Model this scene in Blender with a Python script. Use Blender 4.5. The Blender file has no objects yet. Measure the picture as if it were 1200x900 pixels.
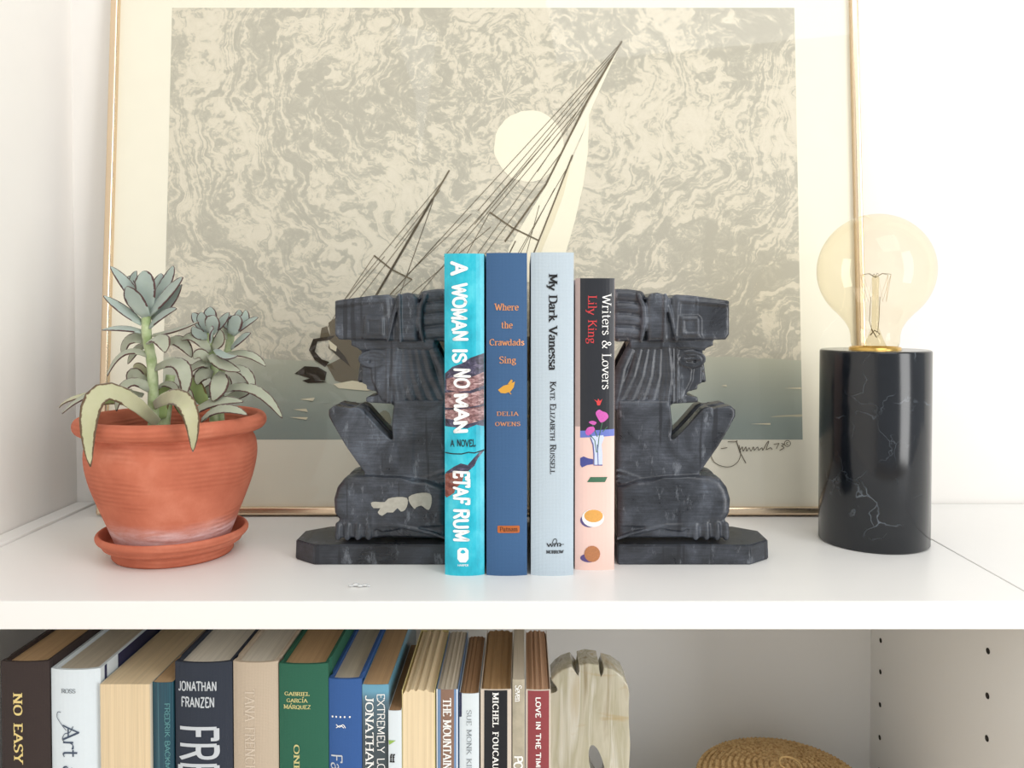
import bpy, bmesh, math, random
from mathutils import Vector, Matrix, noise
from mathutils.bvhtree import BVHTree
R = math.radians
random.seed(7)
scn = bpy.context.scene
COL = scn.collection

# ------------------------------------------------------------------ camera
# origin: front edge of the bookcase top (x right, y towards the wall, z up), metres
F, PX, PY, PITCH = 983.0, 613.0, 386.3, R(1.3)
CAM = Vector((0.0, -0.5536, 0.193))
cd = bpy.data.cameras.new('camera'); cam = bpy.data.objects.new('camera', cd); COL.objects.link(cam)
cd.sensor_fit = 'HORIZONTAL'; cd.sensor_width = 36.0; cd.lens = F / 1200 * 36
cd.shift_x = -(PX - 600) / 1200; cd.shift_y = -(450 - PY) / 1200
cd.clip_start = 0.01; cd.clip_end = 50
cam.location = CAM; cam.rotation_euler = (R(90) - PITCH, 0, 0)
scn.camera = cam

# ------------------------------------------------------------------ world, lights, exposure
scn.view_settings.view_transform = 'Standard'; scn.view_settings.look = 'None'
scn.view_settings.exposure = 0.0; scn.view_settings.gamma = 1.0
scn.view_settings.use_curve_mapping = False
w = bpy.data.worlds.new('world'); scn.world = w; w.use_nodes = True
bg = w.node_tree.nodes['Background']
bg.inputs[0].default_value = (0.95, 0.975, 1.0, 1); bg.inputs[1].default_value = 0.64

def area(name, loc, target, sx, sy, power, color):
    l = bpy.data.lights.new(name, 'AREA'); l.shape = 'RECTANGLE'; l.size = sx; l.size_y = sy
    l.energy = power; l.color = color
    o = bpy.data.objects.new(name, l); COL.objects.link(o); o.location = loc
    o.rotation_euler = (Vector(target) - Vector(loc)).to_track_quat('-Z', 'Y').to_euler()
    return o
area('window_light_right', (1.60, -1.40, 0.30), (0.1, 0.1, 0.05), 0.75, 2.0, 30, (1.0, 0.995, 0.985))
area('fill_light_left', (-1.0, -2.2, 1.2), (0.0, 0.1, 0.1), 1.2, 1.2, 9, (0.96, 0.98, 1.0))  # unseen fill added at front left, weaker than the right window
area('ceiling_bounce_fill', (0.5, -0.9, 1.5), (0.3, 0.0, 0.0), 1.0, 1.0, 9, (1.0, 0.99, 0.97))  # added overhead area standing in for ceiling bounce, not a fitting

# ------------------------------------------------------------------ object helpers
def ray(px, py):
    v = Vector(((px - PX) / F, 1.0, -(py - PY) / F))
    c, s = math.cos(PITCH), math.sin(PITCH)
    return Vector((v.x, v.y * c + v.z * s, -v.y * s + v.z * c))
def W(px, py, y):                      # point seen at (px, py) that lies in the upright plane Y = y
    r = ray(px, py); t = (y - CAM.y) / r.y
    return CAM + r * t
def XZ(px, py, y):
    p = W(px, py, y); return p.x, p.z

def link(o): COL.objects.link(o); return o
def tag(o, label=None, cat=None, group=None, kind=None):
    if label: o['label'] = label
    if cat: o['category'] = cat
    if group: o['group'] = group
    if kind: o['kind'] = kind
    return o
def empty(name, loc=(0, 0, 0), rot=(0, 0, 0)):
    o = bpy.data.objects.new(name, None); link(o); o.location = loc; o.rotation_euler = rot
    o.empty_display_size = 0.02
    return o
def obj(name, bm, mat, parent=None, smooth=False, loc=None):
    me = bpy.data.meshes.new(name)
    if isinstance(bm, bmesh.types.BMesh):
        bmesh.ops.recalc_face_normals(bm, faces=bm.faces)
        bm.to_mesh(me); bm.free()
    for m in (mat if isinstance(mat, (list, tuple)) else [mat]): me.materials.append(m)
    if smooth:
        for p in me.polygons: p.use_smooth = True
    o = bpy.data.objects.new(name, me); link(o)
    if parent is not None: o.parent = parent
    if loc is not None: o.location = loc
    return o
def new(): return bmesh.new()
def box(bm, x0, x1, y0, y1, z0, z1, bev=0.0, seg=2):
    r = bmesh.ops.create_cube(bm, size=1.0)
    vs = r['verts']
    for v in vs:
        v.co = Vector(((x0 + x1) / 2 + v.co.x * (x1 - x0), (y0 + y1) / 2 + v.co.y * (y1 - y0), (z0 + z1) / 2 + v.co.z * (z1 - z0)))
    if bev > 0:
        es = list({e for v in vs for e in v.link_edges})
        bmesh.ops.bevel(bm, geom=es, offset=bev, segments=seg, affect='EDGES', profile=0.5)
    return bm
def lathe(bm, prof, n=48, c=(0, 0), cap_bottom=True, cap_top=False):
    rings = []
    for r, z in prof:
        rings.append([bm.verts.new((c[0] + r * math.cos(2 * math.pi * i / n), c[1] + r * math.sin(2 * math.pi * i / n), z)) for i in range(n)])
    for a, b in zip(rings, rings[1:]):
        for i in range(n): bm.faces.new((a[i], a[(i + 1) % n], b[(i + 1) % n], b[i]))
    if cap_bottom: bm.faces.new(rings[0][::-1])
    if cap_top: bm.faces.new(rings[-1])
    return bm
def tube(bm, pts, rad, n=8, caps=True):
    pts = [Vector(p) for p in pts]
    rads = rad if isinstance(rad, (list, tuple)) else [rad] * len(pts)
    rings = []; up = None
    for i, p in enumerate(pts):
        t = (pts[min(i + 1, len(pts) - 1)] - pts[max(i - 1, 0)]).normalized()
        if up is None:
            up = Vector((0, 0, 1)) if abs(t.z) < 0.9 else Vector((1, 0, 0))
        a = t.cross(up)
        if a.length < 1e-6: a = t.cross(Vector((0, 1, 0)))
        a.normalize(); b = a.cross(t).normalized(); up = b
        rings.append([bm.verts.new(p + (a * math.cos(2 * math.pi * k / n) + b * math.sin(2 * math.pi * k / n)) * rads[i]) for k in range(n)])
    for a, b in zip(rings, rings[1:]):
        for k in range(n): bm.faces.new((a[k], a[(k + 1) % n], b[(k + 1) % n], b[k]))
    if caps:
        bm.faces.new(rings[0][::-1]); bm.faces.new(rings[-1])
    return bm
def slab(bm, pts, y0, y1, bev=0.0, seg=2):        # outline in (x, z) pushed through y0..y1 with rounded rims
    a = sum(pts[i][0] * pts[(i + 1) % len(pts)][1] - pts[(i + 1) % len(pts)][0] * pts[i][1] for i in range(len(pts)))
    if a < 0: pts = pts[::-1]
    f = [bm.verts.new((x, y0, z)) for x, z in pts]; b = [bm.verts.new((x, y1, z)) for x, z in pts]
    n = len(pts); faces = [bm.faces.new(f), bm.faces.new(b[::-1])]
    es = [e for e in faces[0].edges] + [e for e in faces[1].edges]
    for i in range(n): bm.faces.new((f[(i + 1) % n], f[i], b[i], b[(i + 1) % n]))
    if bev > 0: bmesh.ops.bevel(bm, geom=es, offset=bev, segments=seg, affect='EDGES', profile=0.5, clamp_overlap=True)
    return bm
def catmull(pts, k=6, closed=False):
    n = len(pts); out = []
    g = (lambda i: pts[i % n]) if closed else (lambda i: pts[max(0, min(n - 1, i))])
    D = len(pts[0])
    for i in range(n if closed else n - 1):
        p0, p1, p2, p3 = g(i - 1), g(i), g(i + 1), g(i + 2)
        for j in range(k):
            t = j / k
            out.append(tuple(0.5 * (2 * p1[d] + (p2[d] - p0[d]) * t + (2 * p0[d] - 5 * p1[d] + 4 * p2[d] - p3[d]) * t * t + (3 * p1[d] - p0[d] - 3 * p2[d] + p3[d]) * t ** 3) for d in range(D)))
    if not closed: out.append(tuple(pts[-1]))
    return out

# ------------------------------------------------------------------ materials
def srgb(r, g, b):
    f = lambda c: (c / 255) / 12.92 if c / 255 <= 0.04045 else ((c / 255 + 0.055) / 1.055) ** 2.4
    return (f(r), f(g), f(b), 1.0)
class M:
    def __init__(s, name, color=(0.8, 0.8, 0.8, 1), rough=0.5, metal=0.0, spec=0.5):
        s.m = bpy.data.materials.new(name); s.m.use_nodes = True
        s.nt = s.m.node_tree; s.b = s.nt.nodes['Principled BSDF']
        s.b.inputs['Base Color'].default_value = color; s.b.inputs['Roughness'].default_value = rough
        s.b.inputs['Metallic'].default_value = metal; s.b.inputs['Specular IOR Level'].default_value = spec
        s._tc = None
    def n(s, t, **kw):
        nd = s.nt.nodes.new(t)
        for k, v in kw.items():
            if hasattr(nd, k): setattr(nd, k, v)
            else: nd.inputs[k].default_value = v
        return nd
    def l(s, a, b): s.nt.links.new(a, b)
    def tc(s, out='Object', scale=(1, 1, 1), rot=(0, 0, 0)):
        t = s.n('ShaderNodeTexCoord'); mp = s.n('ShaderNodeMapping')
        mp.inputs['Scale'].default_value = scale; mp.inputs['Rotation'].default_value = rot
        s.l(t.outputs[out], mp.inputs[0]); return mp.outputs[0]
    def noise(s, vec, scale, detail=4, rough=0.5, dist=0.0):
        nd = s.n('ShaderNodeTexNoise'); nd.inputs['Scale'].default_value = scale; nd.inputs['Detail'].default_value = detail
        nd.inputs['Roughness'].default_value = rough; nd.inputs['Distortion'].default_value = dist
        s.l(vec, nd.inputs['Vector']); return nd.outputs['Fac']
    def ramp(s, fac, stops, interp='LINEAR'):
        nd = s.n('ShaderNodeValToRGB'); cr = nd.color_ramp; cr.interpolation = interp
        while len(cr.elements) < len(stops): cr.elements.new(0.5)
        for e, (p, c) in zip(cr.elements, stops):
            e.position = p; e.color = c if len(c) == 4 else (*c, 1)
        s.l(fac, nd.inputs[0]); return nd.outputs[0]
    def mix(s, fac, a, b, blend='MIX'):
        nd = s.n('ShaderNodeMix'); nd.data_type = 'RGBA'; nd.blend_type = blend
        for sock, v in ((nd.inputs[0], fac), (nd.inputs[6], a), (nd.inputs[7], b)):
            if isinstance(v, (float, int)): sock.default_value = v
            elif isinstance(v, tuple): sock.default_value = v
            else: s.l(v, sock)
        return nd.outputs[2]
    def math(s, op, a, b=0.0, c=None):
        nd = s.n('ShaderNodeMath'); nd.operation = op
        for i, v in enumerate((a, b) if c is None else (a, b, c)):
            if isinstance(v, (float, int)): nd.inputs[i].default_value = v
            else: s.l(v, nd.inputs[i])
        return nd.outputs[0]
    def sep(s, vec):
        nd = s.n('ShaderNodeSeparateXYZ'); s.l(vec, nd.inputs[0]); return nd.outputs
    def color(s, out): s.l(out, s.b.inputs['Base Color']); return s
    def rough(s, out): s.l(out, s.b.inputs['Roughness']); return s
    def bump(s, h, strength=0.3, dist=0.001):
        nd = s.n('ShaderNodeBump'); nd.inputs['Strength'].default_value = strength; nd.inputs['Distance'].default_value = dist
        s.l(h, nd.inputs['Height']); s.l(nd.outputs[0], s.b.inputs['Normal']); return s
g = lambda v: (v, v, v, 1)
def plain(name, rgb, rough=0.6, metal=0.0, spec=0.5, var=0.06, scale=400):
    m = M(name, srgb(*rgb), rough, metal, spec)
    if var:
        c = srgb(*rgb); v = m.tc()
        nz = m.noise(v, scale, 3)
        m.color(m.mix(nz, tuple(x * (1 - var) for x in c[:3]) + (1,), tuple(min(1, x * (1 + var)) for x in c[:3]) + (1,)))
    return m.m
def cloth(name, rgb, weave=2300, strength=0.35, var=0.1):
    m = M(name, srgb(*rgb), 0.75, 0, 0.3); v = m.tc(); c = srgb(*rgb)
    a = m.n('ShaderNodeTexWave', wave_type='BANDS', bands_direction='X'); a.inputs['Scale'].default_value = weave / 6; a.inputs['Distortion'].default_value = 2.0
    b = m.n('ShaderNodeTexWave', wave_type='BANDS', bands_direction='Z'); b.inputs['Scale'].default_value = weave / 6; b.inputs['Distortion'].default_value = 2.0
    m.l(v, a.inputs[0]); m.l(v, b.inputs[0])
    s = m.math('ADD', a.outputs['Fac'], b.outputs['Fac']); nz = m.noise(v, 900, 2)
    f = m.math('MULTIPLY', m.math('ADD', s, nz), 0.33)
    m.color(m.mix(f, tuple(x * (1 - var) for x in c[:3]) + (1,), tuple(min(1, x * (1 + var)) for x in c[:3]) + (1,)))
    m.bump(s, strength, 0.0003); return m.m
def pages(name, rgb, axis='X'):
    m = M(name, srgb(*rgb), 0.85, 0, 0.2); c = srgb(*rgb)
    sc = (2200, 14, 14)
    v = m.tc(scale=sc); nz = m.noise(v, 1.0, 3); v2 = m.tc(scale=(300, 5, 5)); n2 = m.noise(v2, 1.0, 2)
    f = m.math('MULTIPLY', m.math('ADD', nz, n2), 0.5)
    m.color(m.ramp(f, [(0.36, tuple(x * 0.84 for x in c[:3])), (0.56, c[:3])]))
    m.bump(nz, 0.3, 0.0002); return m.m

# ------------------------------------------------------------------ setting and bookcase
wall_m = plain('wall_paint', (238, 235, 230), 0.9, var=0.015, scale=30)
floor_m = M('floor_boards', srgb(170, 140, 110), 0.5)
_v = floor_m.tc(scale=(1, 8, 1)); floor_m.color(floor_m.ramp(floor_m.noise(_v, 3, 4), [(0.3, srgb(196, 176, 150)), (0.7, srgb(222, 206, 182))])); floor_m = floor_m.m
white_m = M('white_melamine', srgb(240, 239, 236), 0.32, 0, 0.4)
white_m.rough(white_m.math('ADD', white_m.math('MULTIPLY', white_m.noise(white_m.tc(), 60, 4), 0.2), 0.24)); white_m = white_m.m
WALL_Y = 0.2815
tag(obj('wall_back', box(new(), -0.57, 2.6, WALL_Y, WALL_Y + 0.1, -1.06, 1.5), wall_m), kind='structure')
tag(obj('wall_left', box(new(), -0.57, -0.4462, -2.6, WALL_Y, -1.06, 1.5), wall_m), kind='structure')
tag(obj('floor', box(new(), -0.57, 2.6, -2.6, WALL_Y, -1.16, -1.06), floor_m), kind='structure')

XL, XR = -0.4455, 0.3665               # outer faces of the bookcase
hole_m = plain('hole_shade', (40, 36, 32), 0.9, var=0)  # dark colour stands in for the shade inside the peg holes
case = tag(empty('bookcase', ((XL + XR) / 2, 0.14, -1.06)), 'white laminate bookcase whose top carries the framed print, bookends and pot', 'bookcase')
def child(name, bm, mat, parent, smooth=False):       # geometry written in world coordinates, parented to a thing
    o = obj(name, bm, mat, None, smooth); o.parent = parent
    o.matrix_parent_inverse = Matrix.LocRotScale(parent.location, parent.rotation_euler, None).inverted()
    return o
child('top_board', box(new(), XL + 0.019, XR - 0.0221, 0.0, 0.2795, -0.0185, 0.0, 0.0003), white_m, case)
child('side_panel', box(new(), XL, XL + 0.0185, 0.0, 0.2795, -1.06, 0.0022, 0.0006), white_m, case)
child('side_panel', box(new(), XR - 0.022, XR, 0.0, 0.2795, -1.06, 0.0006, 0.0006), white_m, case)
child('front_edge', box(new(), XL, XR, -0.0012, 0.0, -0.0187, 0.0001, 0.0004), white_m, case)
child('back_panel', box(new(), XL + 0.0185, XR - 0.022, 0.270, 0.274, -1.04, -0.0186), white_m, case)
child('shelf', box(new(), XL + 0.019, XR - 0.0225, 0.004, 0.2695, -0.3085, -0.29, 0.0005), white_m, case)
child('shelf', box(new(), XL + 0.019, XR - 0.0225, 0.004, 0.2695, -0.65, -0.632, 0.0005), white_m, case)
child('plinth', box(new(), XL + 0.0185, XR - 0.022, 0.0, 0.27, -1.06, -0.98), white_m, case)
hole_me = None
def peg(y, z, side):
    global hole_me
    if hole_me is None:
        bm = new(); lathe(bm, [(0.0023, 0), (0.0023, 0.0004), (0.0017, 0.0004), (0.0014, 0.0001), (0.0004, 0.0001)], 12, cap_top=True)
        hole_me = bpy.data.meshes.new('peg_hole'); bm.to_mesh(hole_me); bm.free(); hole_me.materials.append(hole_m)
    o = link(bpy.data.objects.new('peg_hole', hole_me)); o.parent = case
    o.matrix_parent_inverse = Matrix.Translation(case.location).inverted()
    if side > 0: o.location = (XR - 0.022 - 0.0001, y, z); o.rotation_euler = (0, R(-90), 0)
    else: o.location = (XL + 0.0185 + 0.0001, y, z); o.rotation_euler = (0, R(90), 0)
for zz in (-0.059, -0.0925, -0.1245, -0.155, -0.187, -0.219, -0.251):
    peg(0.247, zz, 1); peg(0.062, zz, 1)
peg(0.247, -0.150, -1); peg(0.247, -0.182, -1)
nb = tag(empty('bookcase', (0.77, 0.14, -1.06)), 'neighbouring white bookcase butted against the right side, only its top showing', 'bookcase')
child('top_board', box(new(), XR + 0.0003, XR + 0.812, 0.0, 0.2795, -0.0185, 0.0, 0.0004), white_m, nb)
child('side_panel', box(new(), XR + 0.0006, XR + 0.019, 0.0, 0.2795, -1.06, -0.0187, 0.0004), white_m, nb)
child('side_panel', box(new(), XR + 0.7935, XR + 0.812, 0.0, 0.2795, -1.06, -0.0187, 0.0004), white_m, nb)
child('back_panel', box(new(), XR + 0.0192, XR + 0.7933, 0.270, 0.274, -1.04, -0.0187), white_m, nb)
child('shelf', box(new(), XR + 0.0192, XR + 0.7933, 0.004, 0.2695, -0.3085, -0.29), white_m, nb)

# ------------------------------------------------------------------ framed print leaning on the wall
LEAN = math.atan(0.042 / 0.52); PB = Vector((-0.0375, 0.2278, 0.0015))
pu = Vector((1, 0, 0)); pv = Vector((0, math.sin(LEAN), math.cos(LEAN))); pn = Vector((0, -math.cos(LEAN), math.sin(LEAN)))
def pic(px, py):                       # place on the leaning picture plane
    r = ray(px, py); t = (PB - CAM).dot(pn) / r.dot(pn); p = CAM + r * t - PB
    return p.dot(pu), p.dot(pv)
HW, HH = 0.3625, 0.522
art = tag(empty('framed_print', PB, (-LEAN, 0, 0)), 'large framed sailing boat print in a thin champagne metal frame leaning on the wall', 'picture')
gold = M('champagne_metal', srgb(228, 206, 178), 0.22, 1.0)
gold.rough(gold.math('ADD', gold.math('MULTIPLY', gold.noise(gold.tc(), 20, 1), 0.06), 0.2)); gold = gold.m
mat_m = plain('mat_board', (246, 239, 222), 0.9, var=0.02, scale=60)
FW = 0.0075
def rail(x0, x1, z0, z1, vert):
    bm = new(); box(bm, x0, x1, -0.002, 0.016, z0, z1, 0.0022, 4)
    return obj('frame_rail', bm, gold, art)
rail(-HW, -HW + FW, 0, HH, True); rail(HW - FW, HW, 0, HH, True)
rail(-HW + FW, HW - FW, 0, FW, False); rail(-HW + FW, HW - FW, HH - FW, HH, False)
obj('backing_board', box(new(), -HW + 0.002, HW - 0.002, 0.0065, 0.012, 0.002, HH - 0.002), plain('kraft_backing', (150, 120, 90), 0.9), art)
obj('mat_board', box(new(), -HW + 0.005, HW - 0.005, 0.004, 0.0062, 0.005, HH - 0.005), mat_m, art)

sky = M('print_sky', rough=0.95, spec=0.2)
v = sky.tc(); sx, sy, sz = sky.sep(v)
def cmb(m, a, b, c):
    nd = m.n('ShaderNodeCombineXYZ')
    for i, q in enumerate((a, b, c)):
        if isinstance(q, (float, int)): nd.inputs[i].default_value = q
        else: m.l(q, nd.inputs[i])
    return nd.outputs[0]
# brush-like swirls: noise stretched along circles around the sun
dx = sky.math('SUBTRACT', sx, 0.02); dz = sky.math('SUBTRACT', sz, 0.40)
rr = sky.math('SQRT', sky.math('ADD', sky.math('MULTIPLY', dx, dx), sky.math('MULTIPLY', dz, dz)))
an = sky.math('ARCTAN2', dz, dx)
wv = sky.noise(v, 14, 4)
pol = cmb(sky, sky.math('ADD', sky.math('MULTIPLY', rr, 95), sky.math('MULTIPLY', wv, 13)), sky.math('MULTIPLY', an, 3.2), 0.0)
n1 = sky.noise(pol, 1.25, 9, 0.66, 0.9)
n2 = sky.noise(sky.tc(scale=(1, 1, 1.35)), 60, 10, 0.74, 0.7)
n3 = sky.noise(v, 7, 2)
mx = sky.math('ADD', sky.math('MULTIPLY', n1, 0.58), sky.math('ADD', sky.math('MULTIPLY', n2, 0.50), sky.math('MULTIPLY', n3, 0.32)))
sky.color(sky.ramp(mx, [(0.63, srgb(188, 182, 168)), (0.69, srgb(197, 191, 176)), (0.72, srgb(220, 211, 193)), (0.80, srgb(226, 217, 200))])); sky = sky.m
sea = M('print_sea', rough=0.95, spec=0.2)
v = sea.tc(); sz = sea.sep(v)[2]; n1 = sea.noise(sea.tc(scale=(9, 1, 95)), 1.0, 3, 0.5, 0.4)
base = sea.ramp(sz, [(0.085, srgb(156, 166, 160)), (0.115, srgb(176, 180, 168)), (0.158, srgb(196, 194, 176))])
sea.color(sea.mix(sea.ramp(n1, [(0.71, g(0)), (0.715, g(1))]), base, srgb(206, 198, 172))); sea = sea.m
def flat(name, polys, mat, layer, kind=None):
    bm = new()
    for k, pts in enumerate(polys):
        yy = 0.0038 - layer * 0.00012
        vs = [bm.verts.new((x, yy, z)) for x, z in pts]
        if len(vs) >= 3: bm.faces.new(vs)
    bm.normal_update(); bmesh.ops.triangulate(bm, faces=bm.faces)
    return obj(name, bm, mat, art)
def Pp(*a): return [pic(x, y) for x, y in a]
pl, _ = pic(190, 400); prr, _ = pic(940, 400); _, pb = pic(560, 515.5); _, pt = pic(560, 7)
bmS = new(); NX = 60
def hor(u):                             # the printed horizon line, faintly ragged
    px = 190 + (u - pl) / (prr - pl) * 750
    yy = 420 + 2.5 * math.sin(px * 0.021) + 1.5 * noise.noise(Vector((px * 0.06, 0, 0)))
    return pic(px, yy)[1]
for nm, mt, top in (('printed_sky', sky, True), ('printed_sea', sea, False)):
    bm = new(); prev = None
    for i in range(NX + 1):
        u = pl + (prr - pl) * i / NX; h = hor(u)
        a = bm.verts.new((u, 0.00385, h)); b = bm.verts.new((u, 0.00385, pt if top else pb))
        if prev: bm.faces.new((prev[0], a, b, prev[1]))
        prev = (a, b)
    obj(nm, bm, mt, art)
cream = plain('print_cream', (248, 240, 219), 0.95, var=0.02); ochre = plain('print_cream_deep', (236, 225, 198), 0.95, var=0.03)
ink = plain('print_brown_ink', (112, 100, 80), 0.9, var=0.1); inkd = plain('print_dark_ink', (58, 48, 38), 0.9, var=0.1); inkl = plain('print_light_ink', (138, 126, 104), 0.9, var=0.1)
sun = []
for i in range(56):
    a = 2 * math.pi * i / 56; rr_ = 1 + 0.035 * noise.noise(Vector((math.cos(a) * 3, math.sin(a) * 3, 1))) + (0.03 * noise.noise(Vector((math.cos(a) * 9, math.sin(a) * 9, 5))))
    sun.append((620 + 41 * rr_ * math.cos(a), 170 + 42 * rr_ * math.sin(a)))
flat('printed_sun', [Pp(*sun)], cream, 1)
flat('printed_sail', [Pp((728, 50), (700, 100), (664, 168), (640, 217), (616, 256), (596, 290), (590, 330), (626, 330), (640, 275), (660, 212), (671, 180), (684, 152), (696, 120), (714, 80))], cream, 2)
flat('printed_sail', [Pp((691, 132), (684, 154), (673, 180), (652, 236), (630, 300), (626, 330), (652, 330), (662, 300), (674, 258), (684, 215), (689, 180), (690, 155))], cream, 2)
flat('printed_sail', [Pp((670, 186), (661, 226), (648, 262), (632, 300), (628, 298), (640, 262), (652, 228), (664, 196))], ochre, 3)
def strokes(name, lines, mat, layer, parent=None, f=None):
    bm = new(); yy = 0.0038 - layer * 0.00012
    for wd, pts in lines:
        q = Pp(*pts); wd = wd * 0.00066 / 2
        for (x0, z0), (x1, z1) in zip(q, q[1:]):
            L = math.hypot(x1 - x0, z1 - z0)
            if L < 1e-7: continue
            nx, nz = -(z1 - z0) / L * wd, (x1 - x0) / L * wd; ex, ez = (x1 - x0) / L * wd * 0.6, (z1 - z0) / L * wd * 0.6
            bm.faces.new([bm.verts.new((a, yy, b)) for a, b in ((x0 + nx - ex, z0 + nz - ez), (x0 - nx - ex, z0 - nz - ez), (x1 - nx + ex, z1 - nz + ez), (x1 + nx + ex, z1 + nz + ez))])
    return obj(name, bm, mat, art)
for _st in [(2.6, [(729, 47), (688, 118), (640, 215), (592, 282)]), (2.2, [(671, 181), (650, 235), (624, 300)]), (2.2, [(574, 248), (600, 266), (631, 281)]),
                         (1.6, [(604, 282), (590, 310)]), (2.4, [(526, 199), (505, 235), (470, 295), (440, 346)]), (3.4, [(506, 233), (480, 278), (440, 346)]), (2.2, [(438, 299), (458, 315), (482, 327)])]:
    strokes('printed_mast', [_st], ink, 5)
rig = []
for a, b in (((727, 50), (560, 231)), ((722, 58), (560, 246)), ((716, 68), (556, 262)), ((700, 96), (640, 165)), ((640, 165), (560, 262)), ((712, 76), (630, 200)), ((688, 118), (560, 296)),
             ((676, 130), (575, 250)), ((645, 160), (520, 300)), ((660, 175), (566, 300)), ((574, 248), (545, 300)), ((575, 265), (480, 345)), ((560, 231), (470, 330)), ((668, 190), (605, 300)),
             ((650, 220), (610, 296)), ((632, 240), (616, 300)), ((521, 208), (402, 352)), ((515, 222), (462, 290)), ((438, 299), (402, 352)), ((450, 300), (408, 350)), ((482, 327), (462, 345)),
             ((506, 238), (476, 322)), ((508, 232), (468, 345)), ((500, 246), (420, 350)), ((552, 250), (478, 320)), ((470, 330), (456, 346)), ((560, 262), (490, 345)), ((515, 280), (455, 346)), ((402, 352), (376, 395))):
    rig.append((0.85, [a, b]))
tag(strokes('printed_rigging', rig, ink, 4), kind='stuff')
flat('printed_hull', [Pp((384, 378), (392, 372), (430, 398), (520, 392), (700, 396), (706, 420), (690, 440), (640, 446), (470, 448), (404, 450), (392, 446), (382, 428), (398, 420), (384, 408), (386, 392)),
                      Pp((386, 394), (382, 382), (376, 384), (374, 396), (380, 396))], ink, 5)
flat('printed_hull', [Pp((366, 397), (392, 393), (386, 398), (371, 400), (368, 412), (376, 421), (385, 424), (380, 430), (368, 422), (361, 410)),
                      Pp((344, 438), (356, 429), (372, 430), (382, 436), (380, 446), (364, 444), (352, 440)), Pp((353, 446), (364, 443), (382, 448), (360, 449)),
                      Pp((384, 400), (392, 405), (404, 418), (410, 430), (398, 420), (388, 410))], inkd, 6)
for _fo in [Pp((384, 398), (394, 406), (393, 412), (386, 408)), Pp((390, 450), (412, 446), (455, 452), (430, 458), (396, 455)), Pp((350, 468), (368, 466), (366, 470)), Pp((342, 480), (358, 479), (360, 483)),
                      Pp((338, 489), (360, 489), (358, 492)), Pp((880, 497), (904, 496), (904, 498)), Pp((846, 452), (852, 451), (853, 453)), Pp((920, 455), (940, 454), (940, 456))]: flat('printed_foam', [_fo], ochre, 7)
flat('printed_shadow', [Pp(*[(450 + 8 * math.cos(a * 0.5), 492 + 11 * math.sin(a * 0.5)) for a in range(12)])], plain('print_grey', (140, 138, 118), 0.95), 7)
sgn = [(1.1, [(846, 526), (853, 525)]), (1.1, [(854, 518), (863, 518), (865, 517)]), (1.2, [(864, 517), (868, 530), (875, 543)]),
       (1.0, catmull([(867, 522), (869, 532), (866, 541), (858, 547), (848, 547), (838, 542), (833, 532)], 4)),
       (1.0, catmull([(869, 527), (871, 524), (872, 529), (875, 524), (876, 529), (879, 525), (881, 529), (884, 524), (885, 528), (889, 524), (890, 528), (894, 525), (895, 528), (900, 519), (902, 518), (899, 527), (904, 525), (906, 527)], 3)),
       (1.0, [(908, 521), (914, 520), (911, 526)]), (1.0, catmull([(917, 520), (920, 521), (917, 523), (920, 525), (915, 528)], 3)),
       (0.9, [(924 + 3.6 * math.cos(a * 0.5236), 520 + 3.6 * math.sin(a * 0.5236)) for a in range(13)]), (0.8, [(925, 518.5), (923, 519), (923, 521), (925, 521.5)])]
tag(strokes('signature', sgn, ink, 6), kind='stuff')
pane = M('picture_glass'); nt = pane.nt; nt.nodes.remove(pane.b)
tr = pane.n('ShaderNodeBsdfTransparent'); tr.inputs[0].default_value = (0.985, 0.99, 0.985, 1)
gl = pane.n('ShaderNodeBsdfGlossy'); gl.inputs['Roughness'].default_value = 0.02
fr = pane.n('ShaderNodeFresnel'); fr.inputs[0].default_value = 1.45
geo = pane.n('ShaderNodeNewGeometry'); mxs = pane.n('ShaderNodeMixShader'); pane.l(pane.math('MULTIPLY', fr.outputs[0], pane.math('SUBTRACT', 1.0, geo.outputs['Backfacing'])), mxs.inputs[0]); pane.l(tr.outputs[0], mxs.inputs[1]); pane.l(gl.outputs[0], mxs.inputs[2])
pane.l(mxs.outputs[0], nt.nodes['Material Output'].inputs[0]); pane = pane.m
obj('glass_pane', box(new(), -HW + 0.005, HW - 0.005, 0.0008, 0.0022, 0.005, HH - 0.005), pane, art)

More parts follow.
